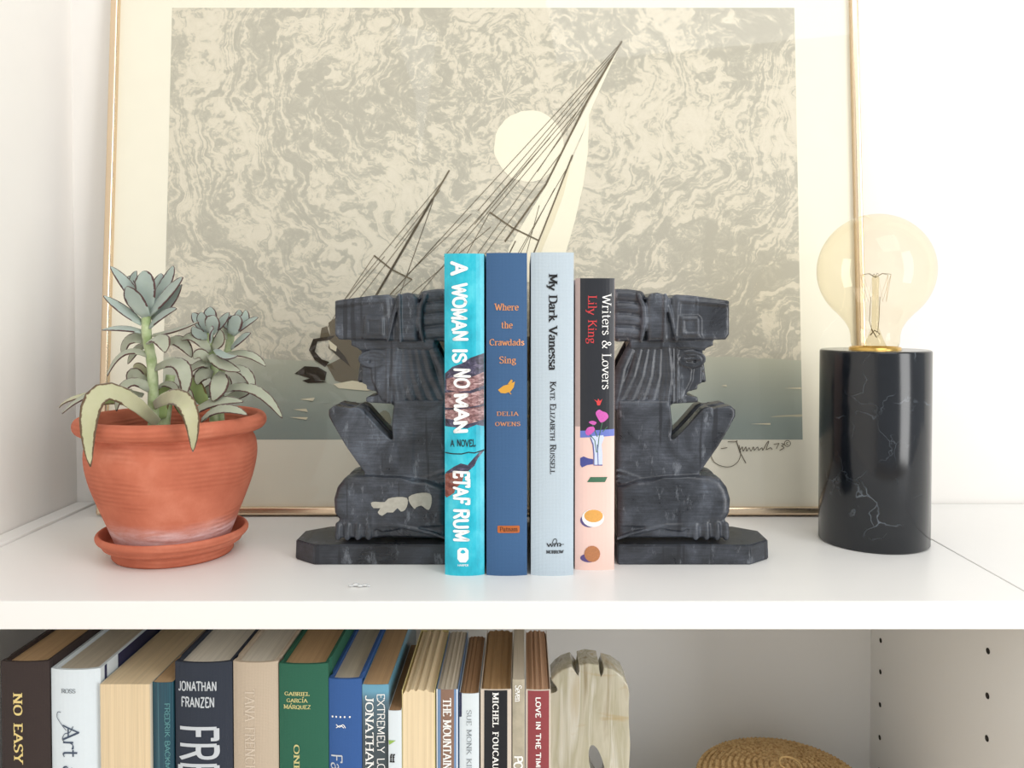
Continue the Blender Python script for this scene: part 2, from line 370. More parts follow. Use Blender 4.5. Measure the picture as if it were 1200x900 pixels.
# ------------------------------------------------------------------ lettering: a small stroke alphabet (grid: capital height 10)
GL = {
'A': (7.6, '0,0 3.8,10 7.6,0;!1.4,3.5 6.2,3.5'), 'B': (6.6, '1,0 1,10;!~1,10 4.2,10 5.9,9 5.9,6.6 4.2,5.4 1,5.4;!~1,5.4 4.6,5.4 6.5,4.2 6.5,1.4 4.6,0 1,0'),
'C': (7.4, '!~7,8.2 5.4,9.8 3,9.8 .8,7.8 .3,5 .8,2.2 3,.2 5.4,.2 7,1.9'), 'D': (7.6, '1,0 1,10;!~1,10 4,10 6.6,8.6 7.4,5 6.6,1.4 4,0 1,0'),
'E': (6, '1,0 1,10;!1,10 5.8,10 5.8,8.6;!1,5.2 4.6,5.2;!1,0 6,0 6,1.5'), 'F': (5.8, '1,0 1,10;!1,10 5.8,10 5.8,8.5;!1,5.2 4.6,5.2'),
'G': (8, '!~7,8.2 5.4,9.8 3,9.8 .8,7.8 .3,5 .8,2.2 3,.2 5.4,.2 7,1.4;!7,.8 7,4.4 5,4.4'), 'H': (7.8, '1,0 1,10;6.8,0 6.8,10;!1,5.2 6.8,5.2'),
'I': (3, '1.5,0 1.5,10'), 'J': (5, '4,10 4,2.6;!~4,2.6 3.4,.4 1.6,0 .2,1'), 'K': (7.4, '1,0 1,10;!1,4.2 6.6,10;2.8,6 7.2,0'), 'L': (5.8, '1,0 1,10;!1,0 5.8,0 5.8,1.8'),
'M': (9.4, '1,0 1,10;!1,10 4.7,1.4 8.4,10;8.4,10 8.4,0'), 'N': (8, '1,0 1,10;!1,10 7,0;7,0 7,10'),
'O': (8, '!~4,10 1.2,8.6 .3,5 1.2,1.4 4,0 6.8,1.4 7.7,5 6.8,8.6 4,10'), 'P': (6.4, '1,0 1,10;!~1,10 4.4,10 6.2,8.8 6.2,6 4.4,4.8 1,4.8'),
'Q': (8, '!~4,10 1.2,8.6 .3,5 1.2,1.4 4,0 6.8,1.4 7.7,5 6.8,8.6 4,10;!4.2,2.4 7.6,-1.4'), 'R': (7.2, '1,0 1,10;!~1,10 4.4,10 6.2,8.9 6.2,6.3 4.4,5.2 1,5.2;3.8,5.2 7,0'),
'S': (6.2, '!~5.6,8.4 4.6,9.8 2.2,10 .6,8.6 .8,6.6 3,5.3 5.4,4 5.9,1.8 4.4,.2 1.8,0 .3,1.7'), 'T': (7, '3.5,0 3.5,10;!0,8.6 0,10 7,10 7,8.6'),
'U': (7.6, '!1,10 1,3.2;!~1,3.2 1.8,.8 3.8,0 5.8,.8 6.6,3.2;!6.6,3.2 6.6,10'), 'V': (7.4, '0,10 3.7,0 7.4,10'), 'W': (10.6, '0,10 2.8,0 5.3,9 7.8,0 10.6,10'),
'X': (7, '0,0 7,10;0,10 7,0'), 'Y': (7, '0,10 3.5,4.6 7,10;3.5,4.6 3.5,0'), 'Z': (6.6, '!.4,10 6.2,10 .2,0 6.4,0'),
'a': (5.6, '!~.8,5.2 2.2,6.7 4,6.3 4.4,4.6 4.4,1.2 5.6,.2;!~4.4,4 2.2,3.6 .4,2.4 .8,.4 2.6,0 4.4,1.6'), 'c': (5.2, '!~4.8,5.2 3.4,6.6 1.4,6 .3,3.4 1.2,.7 3,0 5,1.3'),
'd': (6.4, '5,10 5,0 6.2,0;!~5,5.2 3.2,6.7 1.2,5.8 .3,3.2 1.2,.6 3,0 5,1.4'), 'e': (5.4, '!~.6,3.6 5,3.8 4.4,5.9 2.8,6.7 1,5.8 .3,3.3 1.2,.7 3.2,0 5,1.2'),
'f': (4, '!~4.4,9.2 3.2,10 1.9,9 1.8,6.4;1.8,6.4 1.8,0;!.2,6.4 3.6,6.4'), 'g': (5.8, '!~2.6,6.6 .9,5.8 .9,3.6 2.6,2.8 4.3,3.6 4.3,5.8 2.6,6.6;!~2,2.8 1,1.6 3,.7 5,.1 5,-2 2.8,-3 .4,-2.2 .8,-.4 2.4,.6;!4,6.1 5.7,6.7'),
'h': (6.4, '1.2,0 1.2,10;!~1.2,4.8 2.8,6.5 4.6,6.3 5.2,4.6;5.2,4.6 5.2,0'), 'i': (2.8, '1.4,0 1.4,6.6;.1.4,9.2'), 'k': (6.2, '1.2,0 1.2,10;!1.2,2.8 5,6.6;2.4,4 5.8,0'), 'l': (2.8, '1.4,0 1.4,10'),
'n': (6.4, '1.2,0 1.2,6.6;!~1.2,4.8 2.8,6.5 4.6,6.3 5.2,4.6;5.2,4.6 5.2,0'), 'o': (6, '!~3,6.7 1,5.7 .3,3.3 1,.9 3,0 5,.9 5.7,3.3 5,5.7 3,6.7'),
'r': (4.6, '1.2,0 1.2,6.6;!~1.2,4.4 2.4,6.2 4.2,6.4 4.4,5.6'), 's': (4.6, '!~4,5.5 2.8,6.7 .9,6.3 .8,4.6 2.4,3.6 4.1,2.5 4,.7 2,0 .4,1.2'), 't': (4, '!~1.8,9 1.8,1.6 2.6,.1 4,.8;!.2,6.4 3.8,6.4'),
'u': (6.4, '!1.2,6.6 1.2,2;!~1.2,2 1.8,.2 3.4,.1 5,1.6;5,6.6 5,0'), 'v': (5.8, '0,6.6 2.9,0 5.8,6.6'), 'w': (8.2, '0,6.6 2.2,0 4.1,6 6,0 8.2,6.6'), 'y': (5.8, '0,6.6 3,0;!~5.8,6.6 3,0 1.8,-2.8 .2,-2.6'),
'm': (9.6, '1.2,0 1.2,6.6;!~1.2,4.8 2.6,6.5 4.2,6.3 4.8,4.6;4.8,4.6 4.8,0;!~4.8,4.8 6.2,6.5 7.8,6.3 8.4,4.6;8.4,4.6 8.4,0'),
'&': (8.4, '!~7.8,5.6 6.6,2.6 4,.1 1.6,.2 .4,2.2 1.4,4.4 4.2,6.4 4.6,8.6 3.2,10 1.8,8.6 2.6,6.2 5.4,2.2 8.2,0'), '.': (2.4, '.1.2,.4'), "'": (2, '!1,10 1,8'), ' ': (4.2, ''),
}
def strips(bm, pts, width, T, smooth):
    L = []
    for i, p in enumerate(pts):
        a = pts[max(0, i - 1)]; b = pts[min(len(pts) - 1, i + 1)]
        dx, dy = b[0] - a[0], b[1] - a[1]; l = math.hypot(dx, dy) or 1
        w_ = width(dx, dy) / 2; L.append((p[0] - dy / l * w_, p[1] + dx / l * w_, p[0] + dy / l * w_, p[1] - dx / l * w_))
    for q, r_ in zip(L, L[1:]):
        vs = [bm.verts.new(T(*c)) for c in ((q[0], q[1]), (q[2], q[3]), (r_[2], r_[3]), (r_[0], r_[1]))]
        bm.faces.new(vs)
def disc(bm, p, r, T, n=8):
    bm.faces.new([bm.verts.new(T(p[0] + r * math.cos(2 * math.pi * i / n), p[1] + r * math.sin(2 * math.pi * i / n))) for i in range(n)])
def text_len(s, track, caps=None):
    return sum(GL[c][0] * 1.0 + track for c in s) - track
def letters(bm, s, T, thick=1.6, thin=0.55, nib=14, serif=True, track=1.1, jit=0.0, small=1.0, rng=None):
    """draws s in grid units through T(a, b); small < 1 makes every letter after a word's first a small capital"""
    x = 0.0; first = True
    nb_ = R(nib)
    def width(dx, dy):
        if dx == 0 and dy == 0: return thick
        return thin + (thick - thin) * abs(math.sin(math.atan2(dy, dx) - nb_))
    for ch in s:
        k = 1.0 if (first or small == 1.0) else small
        first = ch == ' '
        if ch == ' ': x += GL[ch][0] + track; continue
        wd, data = GL[ch]
        jy = (rng.uniform(-jit, jit) if rng else 0) ; ja = (rng.uniform(-jit, jit) * 0.10 if rng else 0)
        TT = (lambda a, b, x=x, k=k, jy=jy, ja=ja: T(x + k * a * (1 - ja * 0.5) + ja * b, k * b * (1 + ja) + jy))
        for st in data.split(';'):
            if not st: continue
            if st[0] == '.':
                p = tuple(float(q) for q in st[1:].split(',')); disc(bm, p, thick * 0.62, TT); continue
            ns = st[0] == '!'; st2 = st.lstrip('!'); sm = st2[0] == '~'; st2 = st2.lstrip('~')
            pts = [tuple(float(q) for q in t.split(',')) for t in st2.split()]
            if sm: strips(bm, catmull(pts, 4), width, TT, True)
            else:
                for a, b in zip(pts, pts[1:]):
                    dx, dy = b[0] - a[0], b[1] - a[1]; strips(bm, [a, b], lambda *_: width(dx, dy), TT, False)
                for q in pts[1:-1]: disc(bm, q, thin * 0.5 if serif else thick * 0.48, TT, 6)
                if serif and not ns:
                    ends = [(pts[0], pts[1]), (pts[-1], pts[-2])]
                    for e, o_ in ends:
                        if (e[1] in (0, 10, 6.6)) and abs(e[1] - o_[1]) > 1.5:
                            h = thin * 0.55; sg = 1 if e[1] > 1 else -1
                            w_ = thick * 0.5 + 1.0
                            x0, x1 = (e[0] - w_, e[0] + w_) if not (sg > 0 and ch in 'hklndrtiu') else (e[0] - w_, e[0])
                            bm.faces.new([bm.verts.new(TT(*c)) for c in ((x0, e[1] - h), (x1, e[1] - h), (x1, e[1] + h), (x0, e[1] + h))])
            if jit and not serif:
                disc(bm, pts[0], thick * 0.5, TT); disc(bm, pts[-1], thick * 0.5, TT)
        x += wd * k + track
    return x - track

# ------------------------------------------------------------------ books
class Book:
    """hard or soft cover book; local origin at the bottom centre of the spine, y into the shelf"""
    def __init__(s, x0, x1, y, z0, z1, depth, cover, page, label, group, bulge=0.002, t=0.0022, over=0.003, lean=0.0, hinge=True, foredge=False, name='book', topfan=0.0):
        s.w = x1 - x0; s.h = z1 - z0; s.B = bulge; s.z0 = z0; s.xc = (x0 + x1) / 2; s.y = y
        s.e = tag(empty(name, (s.xc, y, z0), (0, lean, 0)), label, 'book', group)
        w2 = s.w / 2
        bm = new()
        if not foredge:
            prof = []
            n = 10
            for i in range(n + 1):
                u = -w2 + s.w * i / n; prof.append((u, s.yf(u)))
            outer = [(-w2, depth)]
            if hinge: outer += [(-w2, 0.014), (-w2 + 0.0010, 0.0105), (-w2 + 0.0010, 0.0085), (-w2, 0.0055)]
            outer += prof
            if hinge: outer += [(w2, 0.0055), (w2 - 0.0010, 0.0085), (w2 - 0.0010, 0.0105), (w2, 0.014)]
            outer += [(w2, depth)]
            iy = max(t, 0.0006)
            inner = [(w2 - t, depth)] + [(-(-w2 + s.w * i / n) * (1 - 2 * t / s.w), s.yf(-(-w2 + s.w * i / n)) + iy) for i in range(n + 1)] + [(-w2 + t, depth)]
            loop = outer + inner
            # quad strips between outer and inner contour
            m = min(len(outer), len(inner))
            bot = [bm.verts.new((x, yy, 0)) for x, yy in loop]; top = [bm.verts.new((x, yy, s.h)) for x, yy in loop]
            N = len(loop)
            bm.faces.new(bot[::-1]); bm.faces.new(top)
            for i in range(N): bm.faces.new((bot[i], bot[(i + 1) % N], top[(i + 1) % N], top[i]))
            bm.normal_update(); bmesh.ops.triangulate(bm, faces=[f for f in bm.faces if len(f.verts) > 4])
        else:
            # soft cover shown from its fore edge: two thin boards, spine at the back
            box(bm, -w2, -w2 + t, 0.0004, depth, 0, s.h); box(bm, w2 - t, w2, 0.0004, depth, 0, s.h); box(bm, -w2, w2, depth - t, depth, 0, s.h)
        s.cover = obj('cover', bm, cover, s.e)
        bm = new(); n = 12; iw = w2 - t - 0.0001
        ov = over if over else 0.0
        rows = []
        yb = depth - (over if over else 0.0006) - (t if foredge else 0)
        for j, yy in enumerate([None, 0.25, 0.5, 0.75, 1.0]):
            row = []
            for i in range(n + 1):
                u = -iw + 2 * iw * i / n
                y0 = (s.yf(u) + max(t, 0.0006) + 0.0002) if not foredge else 0.0003 * abs(math.sin(i * 1.7))
                yv = y0 if j == 0 else y0 + (yb - y0) * yy
                zt = s.h - ov + (0.0010 * math.sin(i * 2.3 + x0 * 900) * topfan) - topfan * 0.0035 * (abs(u) / w2) ** 4
                row.append((u, yv, zt))
            rows.append(row)
        tv = [[bm.verts.new(p) for p in r_] for r_ in rows]
        bv = [[bm.verts.new((p[0], p[1], ov)) for p in r_] for r_ in rows]
        for j in range(len(rows) - 1):
            for i in range(n):
                bm.faces.new((tv[j][i], tv[j][i + 1], tv[j + 1][i + 1], tv[j + 1][i]))
        for i in range(n):
            bm.faces.new((tv[0][i + 1], tv[0][i], bv[0][i], bv[0][i + 1])); bm.faces.new((tv[-1][i], tv[-1][i + 1], bv[-1][i + 1], bv[-1][i]))
            bm.faces.new((bv[0][i], bv[-1][i], bv[-1][i + 1], bv[0][i + 1]))
        for i_ in (0, n):
            for j in range(len(rows) - 1): bm.faces.new((tv[j][i_], tv[j + 1][i_], bv[j + 1][i_], bv[j][i_]))
        s.pages = obj('page_block', bm, page, s.e)
    def yf(s, u):
        q = min(1.0, abs(u) / (s.w / 2))
        return s.B * (q ** 2.4)
    def px(s, x, y):                    # photo position -> (u, v) on the spine
        X, Z = XZ(x, y, s.y); return X - s.xc, Z - s.z0
    def finish(s, name, bm, mat, layer):
        bm.normal_update()
        for v in bm.verts: v.co.x = max(-s.w / 2 + 0.0001, min(s.w / 2 - 0.0001, v.co.x))
        for k in range(-5, 6):
            bmesh.ops.bisect_plane(bm, geom=bm.verts[:] + bm.edges[:] + bm.faces[:], plane_co=(s.w / 2 * k / 5.5, 0, 0), plane_no=(1, 0, 0))
        for v in bm.verts: v.co.y = s.yf(v.co.x) - 0.00009 * layer - 0.00006
        bad = [f for f in bm.faces if f.calc_area() < 1e-12]
        bmesh.ops.delete(bm, geom=bad, context='FACES')
        bm.normal_update()
        for f in bm.faces:
            if f.normal.y > 0: f.normal_flip()
        me = bpy.data.meshes.new(name); bm.to_mesh(me); bm.free(); me.materials.append(mat)
        o = link(bpy.data.objects.new(name, me)); o.parent = s.e
        return o
    def poly(s, name, pts, mat, layer, smooth=False):    # pts in photo pixels on the spine
        if smooth: pts = catmull(pts, 4, True)
        bm = new(); bm.faces.new([bm.verts.new((u, 0, v)) for u, v in (s.px(*p) for p in pts)])
        bmesh.ops.triangulate(bm, faces=bm.faces[:])
        return s.finish(name, bm, mat, layer)
    def lines(s, name, ls, mat, layer):
        bm = new()
        for wd, pts in ls:
            q = [s.px(*p) for p in pts]
            strips(bm, q, lambda *_: wd * 0.00062, lambda a, b: (a, 0, b), False)
        return s.finish(name, bm, mat, layer)
    def down(s, txt, x_base, x_top, y0, y1, mat, name='title_lettering', layer=4, **kw):
        u0, v0 = s.px(x_base, y0); u1, v1 = s.px(x_top, y1); sc = (u1 - u0) / 10
        L = kw.pop('L', None)
        tr = kw.get('track', 1.1); small = kw.get('small', 1.0)
        tmp = new(); Lg = letters(tmp, txt, lambda a, b: (a, 0, b), **{k: v_ for k, v_ in kw.items() if k != 'rng'}); tmp.free()
        st = (v0 - v1) / Lg
        bm = new(); letters(bm, txt, lambda a, b: (u0 + b * sc, 0, v0 - a * st), **kw)
        return tag(s.finish(name, bm, mat, layer), kind='stuff')
    def across(s, txt, x0, x1, yb, yt, mat, name='title_lettering', layer=4, **kw):
        u0, v0 = s.px(x0, yb); u1, v1 = s.px(x1, yt); sc = (v1 - v0) / 10
        tmp = new(); Lg = letters(tmp, txt, lambda a, b: (a, 0, b), **kw); tmp.free()
        st = (u1 - u0) / Lg
        bm = new(); letters(bm, txt, lambda a, b: (u0 + a * st, 0, v0 + b * sc), **kw)
        return tag(s.finish(name, bm, mat, layer), kind='stuff')

pg_white = pages('pages_white', (224, 218, 205)); pg_cream = pages('pages_cream', (226, 204, 168)); pg_tan = pages('pages_tan', (188, 156, 118)); pg_brown = pages('pages_brown', (158, 124, 92)); pg_grey = pages('pages_grey', (198, 188, 170))
wht = plain('ink_white', (245, 245, 242), 0.6, var=0.0); blk = plain('ink_black', (22, 22, 26), 0.6, var=0.0)
copper = M('copper_foil', srgb(226, 158, 112), 0.38, 0.55).m; silver = plain('ink_silver', (196, 202, 208), 0.45, var=0.02)

# --- the four books standing between the bookends
GU = 'hardcovers between the bookends'
def span(xa, xb, y, py=500): return XZ(xa, py, y)[0], XZ(xb, py, y)[0]
HT = 0.2347
teal = M('turquoise_jacket', srgb(34, 178, 200), 0.3, 0, 0.5)
_v = teal.tc(); teal.color(teal.ramp(teal.noise(teal.tc(scale=(1, 1, 0.6)), 70, 6, 0.6), [(0.3, srgb(20, 158, 182)), (0.5, srgb(36, 184, 206)), (0.72, srgb(84, 206, 222))])); teal = teal.m
a0, a1 = span(520.6, 567.2, 0.0525); b = Book(a0, a1, 0.0525, 0.0, HT - 0.0005, 0.155, teal, pg_white, 'turquoise hardcover with white brush lettering and painted rocks on its spine', GU, bulge=0.0035, hinge=False, lean=0.0)
rock = M('painted_rock', rough=0.35); rock.color(rock.ramp(rock.noise(rock.tc(scale=(1, 1, 2.2)), 190, 6, 0.65, 0.8), [(0.32, srgb(52, 40, 46)), (0.45, srgb(122, 84, 84)), (0.56, srgb(168, 132, 132)), (0.68, srgb(206, 180, 178))])); rock = rock.m
slate = M('painted_slate', rough=0.35); slate.color(slate.ramp(slate.noise(slate.tc(scale=(1, 1, 1.8)), 170, 6, 0.65, 0.8), [(0.35, srgb(28, 26, 38)), (0.55, srgb(72, 68, 92)), (0.75, srgb(128, 118, 138))])); slate = slate.m
rust = M('painted_rust', rough=0.35); rust.color(rust.ramp(rust.noise(rust.tc(), 210, 6, 0.65), [(0.35, srgb(94, 40, 34)), (0.5, srgb(138, 76, 62)), (0.7, srgb(132, 116, 116))])); rust = rust.m
b.poly('printed_rock', [(519, 447), (521, 438), (530, 430), (541, 426), (552, 419), (568, 414), (568, 500), (558, 498), (548, 502), (521, 500), (519, 480)], slate, 0)
b.poly('printed_rock', [(523, 444), (531, 442), (540, 446), (555, 441), (568, 436), (568, 452), (550, 458), (536, 459), (523, 457)], rock, 1)
b.poly('printed_rock', [(520, 461), (533, 459), (552, 461), (568, 456), (568, 474), (545, 478), (521, 478)], rock, 1)
b.poly('printed_rock', [(521, 481), (545, 479), (568, 476), (568, 492), (548, 497), (534, 492), (521, 491)], rock, 1)
b.poly('printed_rock', [(521, 555), (532, 547), (540, 543), (548, 545), (556, 536), (562, 530), (568, 527), (568, 529), (560, 537), (556, 546), (549, 552), (540, 553), (528, 557)], slate, 0)
b.poly('printed_rock', [(521, 556), (534, 553), (544, 556), (541, 566), (534, 572), (532, 578), (523, 584), (521, 582)], rust, 1)
b.lines('printed_line', [(1.3, [(521, 531), (530, 532), (541, 532), (549, 530)]), (1.3, [(549, 530), (556, 531), (568, 528)])], blk, 1)
rg = random.Random(3)
kw = dict(thick=2.5, thin=1.9, nib=30, serif=False, track=1.5, jit=0.55)
b.down('A', 530, 547, 308, 321, wht, rng=rg, **kw); b.down('WOMAN', 531, 546.5, 333, 399, wht, rng=rg, **kw); b.down('IS', 531, 546, 409, 424, wht, rng=rg, **kw)
b.down('NO', 533, 549, 432, 454, wht, rng=rg, **kw); b.down('MAN', 533, 548, 462, 507, wht, rng=rg, **kw)
b.across('A NOVEL', 528, 557, 523, 515.5, blk, 'subtitle_lettering', thick=1.7, thin=1.2, nib=30, serif=False, track=1.6, jit=0.4, rng=rg)
b.down('ETAF', 532, 548, 552, 590, wht, 'author_lettering', rng=rg, **kw); b.down('RUM', 532, 548, 597, 634, wht, 'author_lettering', rng=rg, **kw)
b.poly('publisher_emblem', [(536, 645), (539, 642), (546, 642), (549, 645), (549, 655), (546, 659), (539, 659), (536, 655)], wht, 2)
b.poly('emblem_mark', [(539.5, 647), (542.5, 644), (545.5, 647), (542.5, 648.5)], teal, 3, True)
b.across('HARPER', 536.5, 549, 663.5, 661.2, wht, 'publisher_lettering', thick=1.8, thin=1.0, serif=False)
navy = cloth('blue_cloth', (62, 96, 136), strength=0.25)
a0, a1 = span(569.8, 617.6, 0.0525); b = Book(a0, a1, 0.0525, 0.0, HT, 0.155, navy, pg_white, 'blue cloth hardcover with small copper serif lettering and a feather', GU, bulge=0.0022)
kw = dict(thick=1.9, thin=0.7, nib=18, track=1.3)
b.across('Where', 580.5, 607.5, 363.5, 356, copper, **kw); b.across('the', 587.5, 600.5, 384.5, 377, copper, **kw); b.across('Crawdads', 574, 614, 404.6, 397.6, copper, **kw); b.across('Sing', 585.5, 604.5, 425.5, 418, copper, **kw)
gold_ink = M('gold_foil', srgb(228, 170, 70), 0.4, 0.4).m
b.poly('feather_emblem', [(583.5, 457), (590, 452), (597, 450), (603.5, 447), (602, 454), (598, 459), (592, 461), (587, 460.5)], gold_ink, 2)
b.poly('feather_emblem', [(595, 450), (599, 444.5), (601, 446), (599, 450)], gold_ink, 3)
b.lines('feather_emblem', [(1.0, [(594, 456), (599, 462)])], gold_ink, 3)
b.across('DELIA', 582.5, 607, 487, 482.6, copper, 'author_lettering', thick=1.7, thin=0.8, track=2.4); b.across('OWENS', 580.5, 609.5, 499, 494.6, copper, 'author_lettering', thick=1.7, thin=0.8, track=2.4)
plaq = M('copper_plaque', srgb(200, 112, 60), 0.35, 0.5).m
b.poly('publisher_plaque', [(583, 617), (584, 616), (608, 616), (609, 617), (609, 623.5), (608, 624.5), (584, 624.5), (583, 623.5)], plaq, 2)
b.across('Putnam', 586, 606.5, 622.3, 617.6, blk, 'publisher_lettering', thick=1.4, thin=0.6)
lgrey = cloth('grey_cloth', (186, 200, 210), strength=0.3, var=0.08)
a0, a1 = span(622.2, 672.4, 0.0525); b = Book(a0, a1, 0.0525, 0.0, HT + 0.0003, 0.155, lgrey, pg_white, 'pale grey cloth hardcover with black serif title running down the spine', GU, bulge=0.0028)
b.down('My Dark Vanessa', 643.6, 652.8, 322, 433.5, blk, thick=2.2, thin=0.6, nib=6, track=1.1)
b.down('KATE ELIZABETH RUSSELL', 645, 651.4, 447.5, 555, blk, 'author_lettering', thick=1.9, thin=0.7, nib=10, small=0.78, track=1.4)
b.across('wm', 641, 658, 640.5, 634.5, blk, 'publisher_lettering', thick=1.4, thin=0.8, serif=False, nib=40, track=0.2); b.lines('publisher_lettering', [(0.8, catmull([(647, 637), (649, 632), (652, 632), (652, 636), (649, 640)], 4)), (0.8, [(655, 640), (658, 638), (661, 638)])], blk, 4)
b.across('MORROW', 640.5, 660, 648.3, 645, blk, 'publisher_lettering', thick=2.2, thin=1.2, track=1.6)
jk = plain('pink_jacket', (240, 204, 192), 0.35, var=0.02); jb = plain('black_jacket_print', (38, 40, 46), 0.3, var=0.05); jblue = plain('jacket_blue', (104, 120, 196), 0.4); strip_m = plain('jacket_taupe', (184, 160, 152), 0.4)
WY = 0.066
a0, a1 = span(674.2, 720.4, WY); b = Book(a0, a1, WY, 0.0, XZ(700, 327.5, WY)[1], 0.142, jk, pg_white, 'shorter hardcover, black above and pale pink below, with a flower vase on its spine', GU, bulge=0.0020, hinge=False)
b.poly('printed_black_field', [(680, 326), (722, 326), (722, 504), (680, 505)], jb, 0); b.poly('printed_stripe', [(673, 326), (680, 326), (680, 500), (673, 500)], strip_m, 0)
b.poly('printed_blue_band', [(680, 505), (722, 503), (722, 511), (680, 513)], jblue, 1)
red = plain('ink_red', (214, 62, 66), 0.5)
b.down('Lily King', 689.5, 699, 347, 402.5, red, 'author_lettering', thick=1.2, thin=0.4, track=1.2); b.down('Writers & Lovers', 706, 716, 345.5, 456, wht, thick=1.2, thin=0.4, track=1.2)
b.poly('bird_emblem', [(696, 468), (700, 470), (701, 467), (703, 470), (706, 467.5), (704, 472), (703, 475), (700, 475), (699, 471)], red, 2)
mag = plain('printed_magenta', (204, 92, 178), 0.5, var=0.2, scale=900); grn = plain('printed_green', (66, 110, 84), 0.5); pale = plain('printed_glass_blue', (206, 216, 240), 0.5); dkb = plain('printed_deep_blue', (72, 78, 146), 0.5)
b.poly('printed_flower', [(698, 484), (702, 480), (706, 482), (711, 484), (713, 489), (708, 494), (704, 495), (701, 491)], mag, 3, True); b.poly('printed_flower', [(686, 506), (689, 501), (695, 500), (697, 504), (692, 509), (688, 510)], mag, 3, True)
b.poly('printed_flower', [(690, 495), (694, 493), (699, 495), (696, 498)], mag, 3, True)
b.lines('printed_stem', [(1.0, [(706, 494), (702, 512), (700, 530)]), (1.0, [(691, 509), (697, 516), (699, 530)]), (1.0, [(694, 497), (700, 512)]), (0.9, [(706, 506), (712, 500)])], grn, 3)
b.poly('printed_vase', [(692, 514), (694, 511), (707, 510), (708, 513), (705, 521), (706, 532), (706, 545), (696, 545), (696, 532), (695, 521)], pale, 2)
b.lines('printed_vase_outline', [(1.2, [(692, 513), (695, 521), (696, 532), (696, 545), (706, 545)]), (0.9, [(700, 521), (701, 545)])], dkb, 3)
b.poly('printed_shadow', [(680, 537), (684, 535), (689, 537), (695, 538), (695, 544), (688, 545), (682, 548), (680, 545)], dkb, 2)
b.poly('printed_eraser', [(688, 565), (692, 559), (712, 559), (709, 565)], grn, 2)
el = lambda cx, cy, rx, ry, n=18, a=0.0: [(cx + rx * math.cos(2 * math.pi * i / n) * math.cos(a) - ry * math.sin(2 * math.pi * i / n) * math.sin(a), cy + rx * math.cos(2 * math.pi * i / n) * math.sin(a) + ry * math.sin(2 * math.pi * i / n) * math.cos(a)) for i in range(n)]
purple = plain('printed_purple', (92, 76, 128), 0.5); orange = plain('printed_orange', (226, 166, 84), 0.5, var=0.1, scale=700)
b.poly('printed_shadow', el(691, 610, 11, 8), purple, 2); b.poly('printed_cup', el(695, 607, 13, 10.5), wht, 3); b.poly('printed_tea', el(695.6, 604.5, 11, 7.5), orange, 4)
b.poly('printed_shadow', el(690, 654, 10, 5), purple, 2); b.poly('printed_fruit', el(694, 649, 9.3, 9.5), plain('printed_brown', (182, 120, 78), 0.5, var=0.25, scale=900), 3)

# --- the row in the compartment below
GL_ = 'books standing in the lower compartment'
SB = -0.2897
def low(xa, xb, yt, y, cover, page, label, depth=0.15, **kw):
    pyq = 850
    z1 = XZ(xa, yt, y)[1]
    x0, x1 = XZ(xa, yt + 12, y)[0], XZ(xb, yt + 12, y)[0]
    return Book(x0 + 0.0001, x1 - 0.0001, y, SB, z1, depth, cover, page, label, GL_, **kw)
dk = cloth('dark_brown_cloth', (58, 48, 46), strength=0.2)
b = low(-1, 56, 776, 0.020, dk, pg_tan, 'dark brown cloth hardcover with gilt serif capitals, leftmost in the lower row', 0.165, bulge=0.002)
gilt = M('gilt_foil', srgb(232, 210, 140), 0.45, 0.25).m
b.down('NO EASY', 16, 27, 813, 893, gilt, thick=2.0, thin=0.7, track=2.0)
wj = plain('white_jacket', (218, 228, 234), 0.3, var=0.02)
b = low(57, 115.5, 785, 0.020, wj, pg_grey, 'white jacketed hardcover with grey script title, second from left', 0.165, bulge=0.003, hinge=False)
ngrey = plain('ink_grey', (120, 128, 134), 0.6); dnav = plain('ink_navy', (34, 40, 78), 0.4)
b.across('ROSS', 72, 88.5, 812, 807.5, ngrey, 'author_lettering', thick=1.7, thin=0.8, track=0.8)
dkg = plain('ink_slate', (60, 74, 96), 0.5)
b.down('Art a', 73.5, 93, 850, 910, dkg, thick=1.1, thin=0.4, nib=40, serif=False, track=0.4)
b.lines('title_lettering', [(0.8, catmull([(76, 870), (73, 866), (76, 860), (82, 858), (86, 851)], 4)), (0.7, catmull([(71, 835), (67, 835), (66, 841), (71, 848), (78, 856)], 4))], dkg, 5)
bmx = new(); w2 = b.w / 2 + 0.00012; box(bmx, w2, w2 + 0.00015, 0.028, 0.150, b.h - 0.09, b.h - 0.0005); obj('jacket_panel', bmx, dnav, b.e)
bmx = new(); box(bmx, w2, w2 + 0.00015, 0.0085, 0.0115, b.h - 0.05, b.h - 0.0005); obj('jacket_panel', bmx, dnav, b.e)
crm = plain('cream_cover', (205, 196, 178), 0.5)
b = low(116.5, 176.5, 802, 0.019, crm, pg_cream, 'thick cream paperback turned so its page edges face out, third from left', 0.155, t=0.0006, over=0, foredge=True, bulge=0)
tealp = M('teal_paper', rough=0.35); tealp.color(tealp.ramp(tealp.noise(tealp.tc(scale=(900, 1, 4)), 1, 4, 0.6), [(0.5, srgb(28, 68, 84)), (0.62, srgb(40, 92, 106)), (0.75, srgb(120, 150, 150))])); tealp = tealp.m
b = low(178, 202.4, 800, 0.021, tealp, pg_tan, 'narrow worn teal paperback squeezed beside the page-edged one', 0.15, t=0.0004, over=0, hinge=False, bulge=0.001)
tl = plain('ink_teal', (94, 148, 150), 0.5)
b.down('FREDRIK BACKMAN', 193, 199.5, 824, 915, tl, 'author_lettering', thick=1.2, thin=0.9, serif=False, track=0.8)
nv = cloth('navy_cloth', (48, 54, 66), strength=0.15)
b = low(203, 270.5, 777, 0.020, nv, pg_white, 'navy hardcover with big silver condensed capitals across and down the spine', 0.16, bulge=0.003)
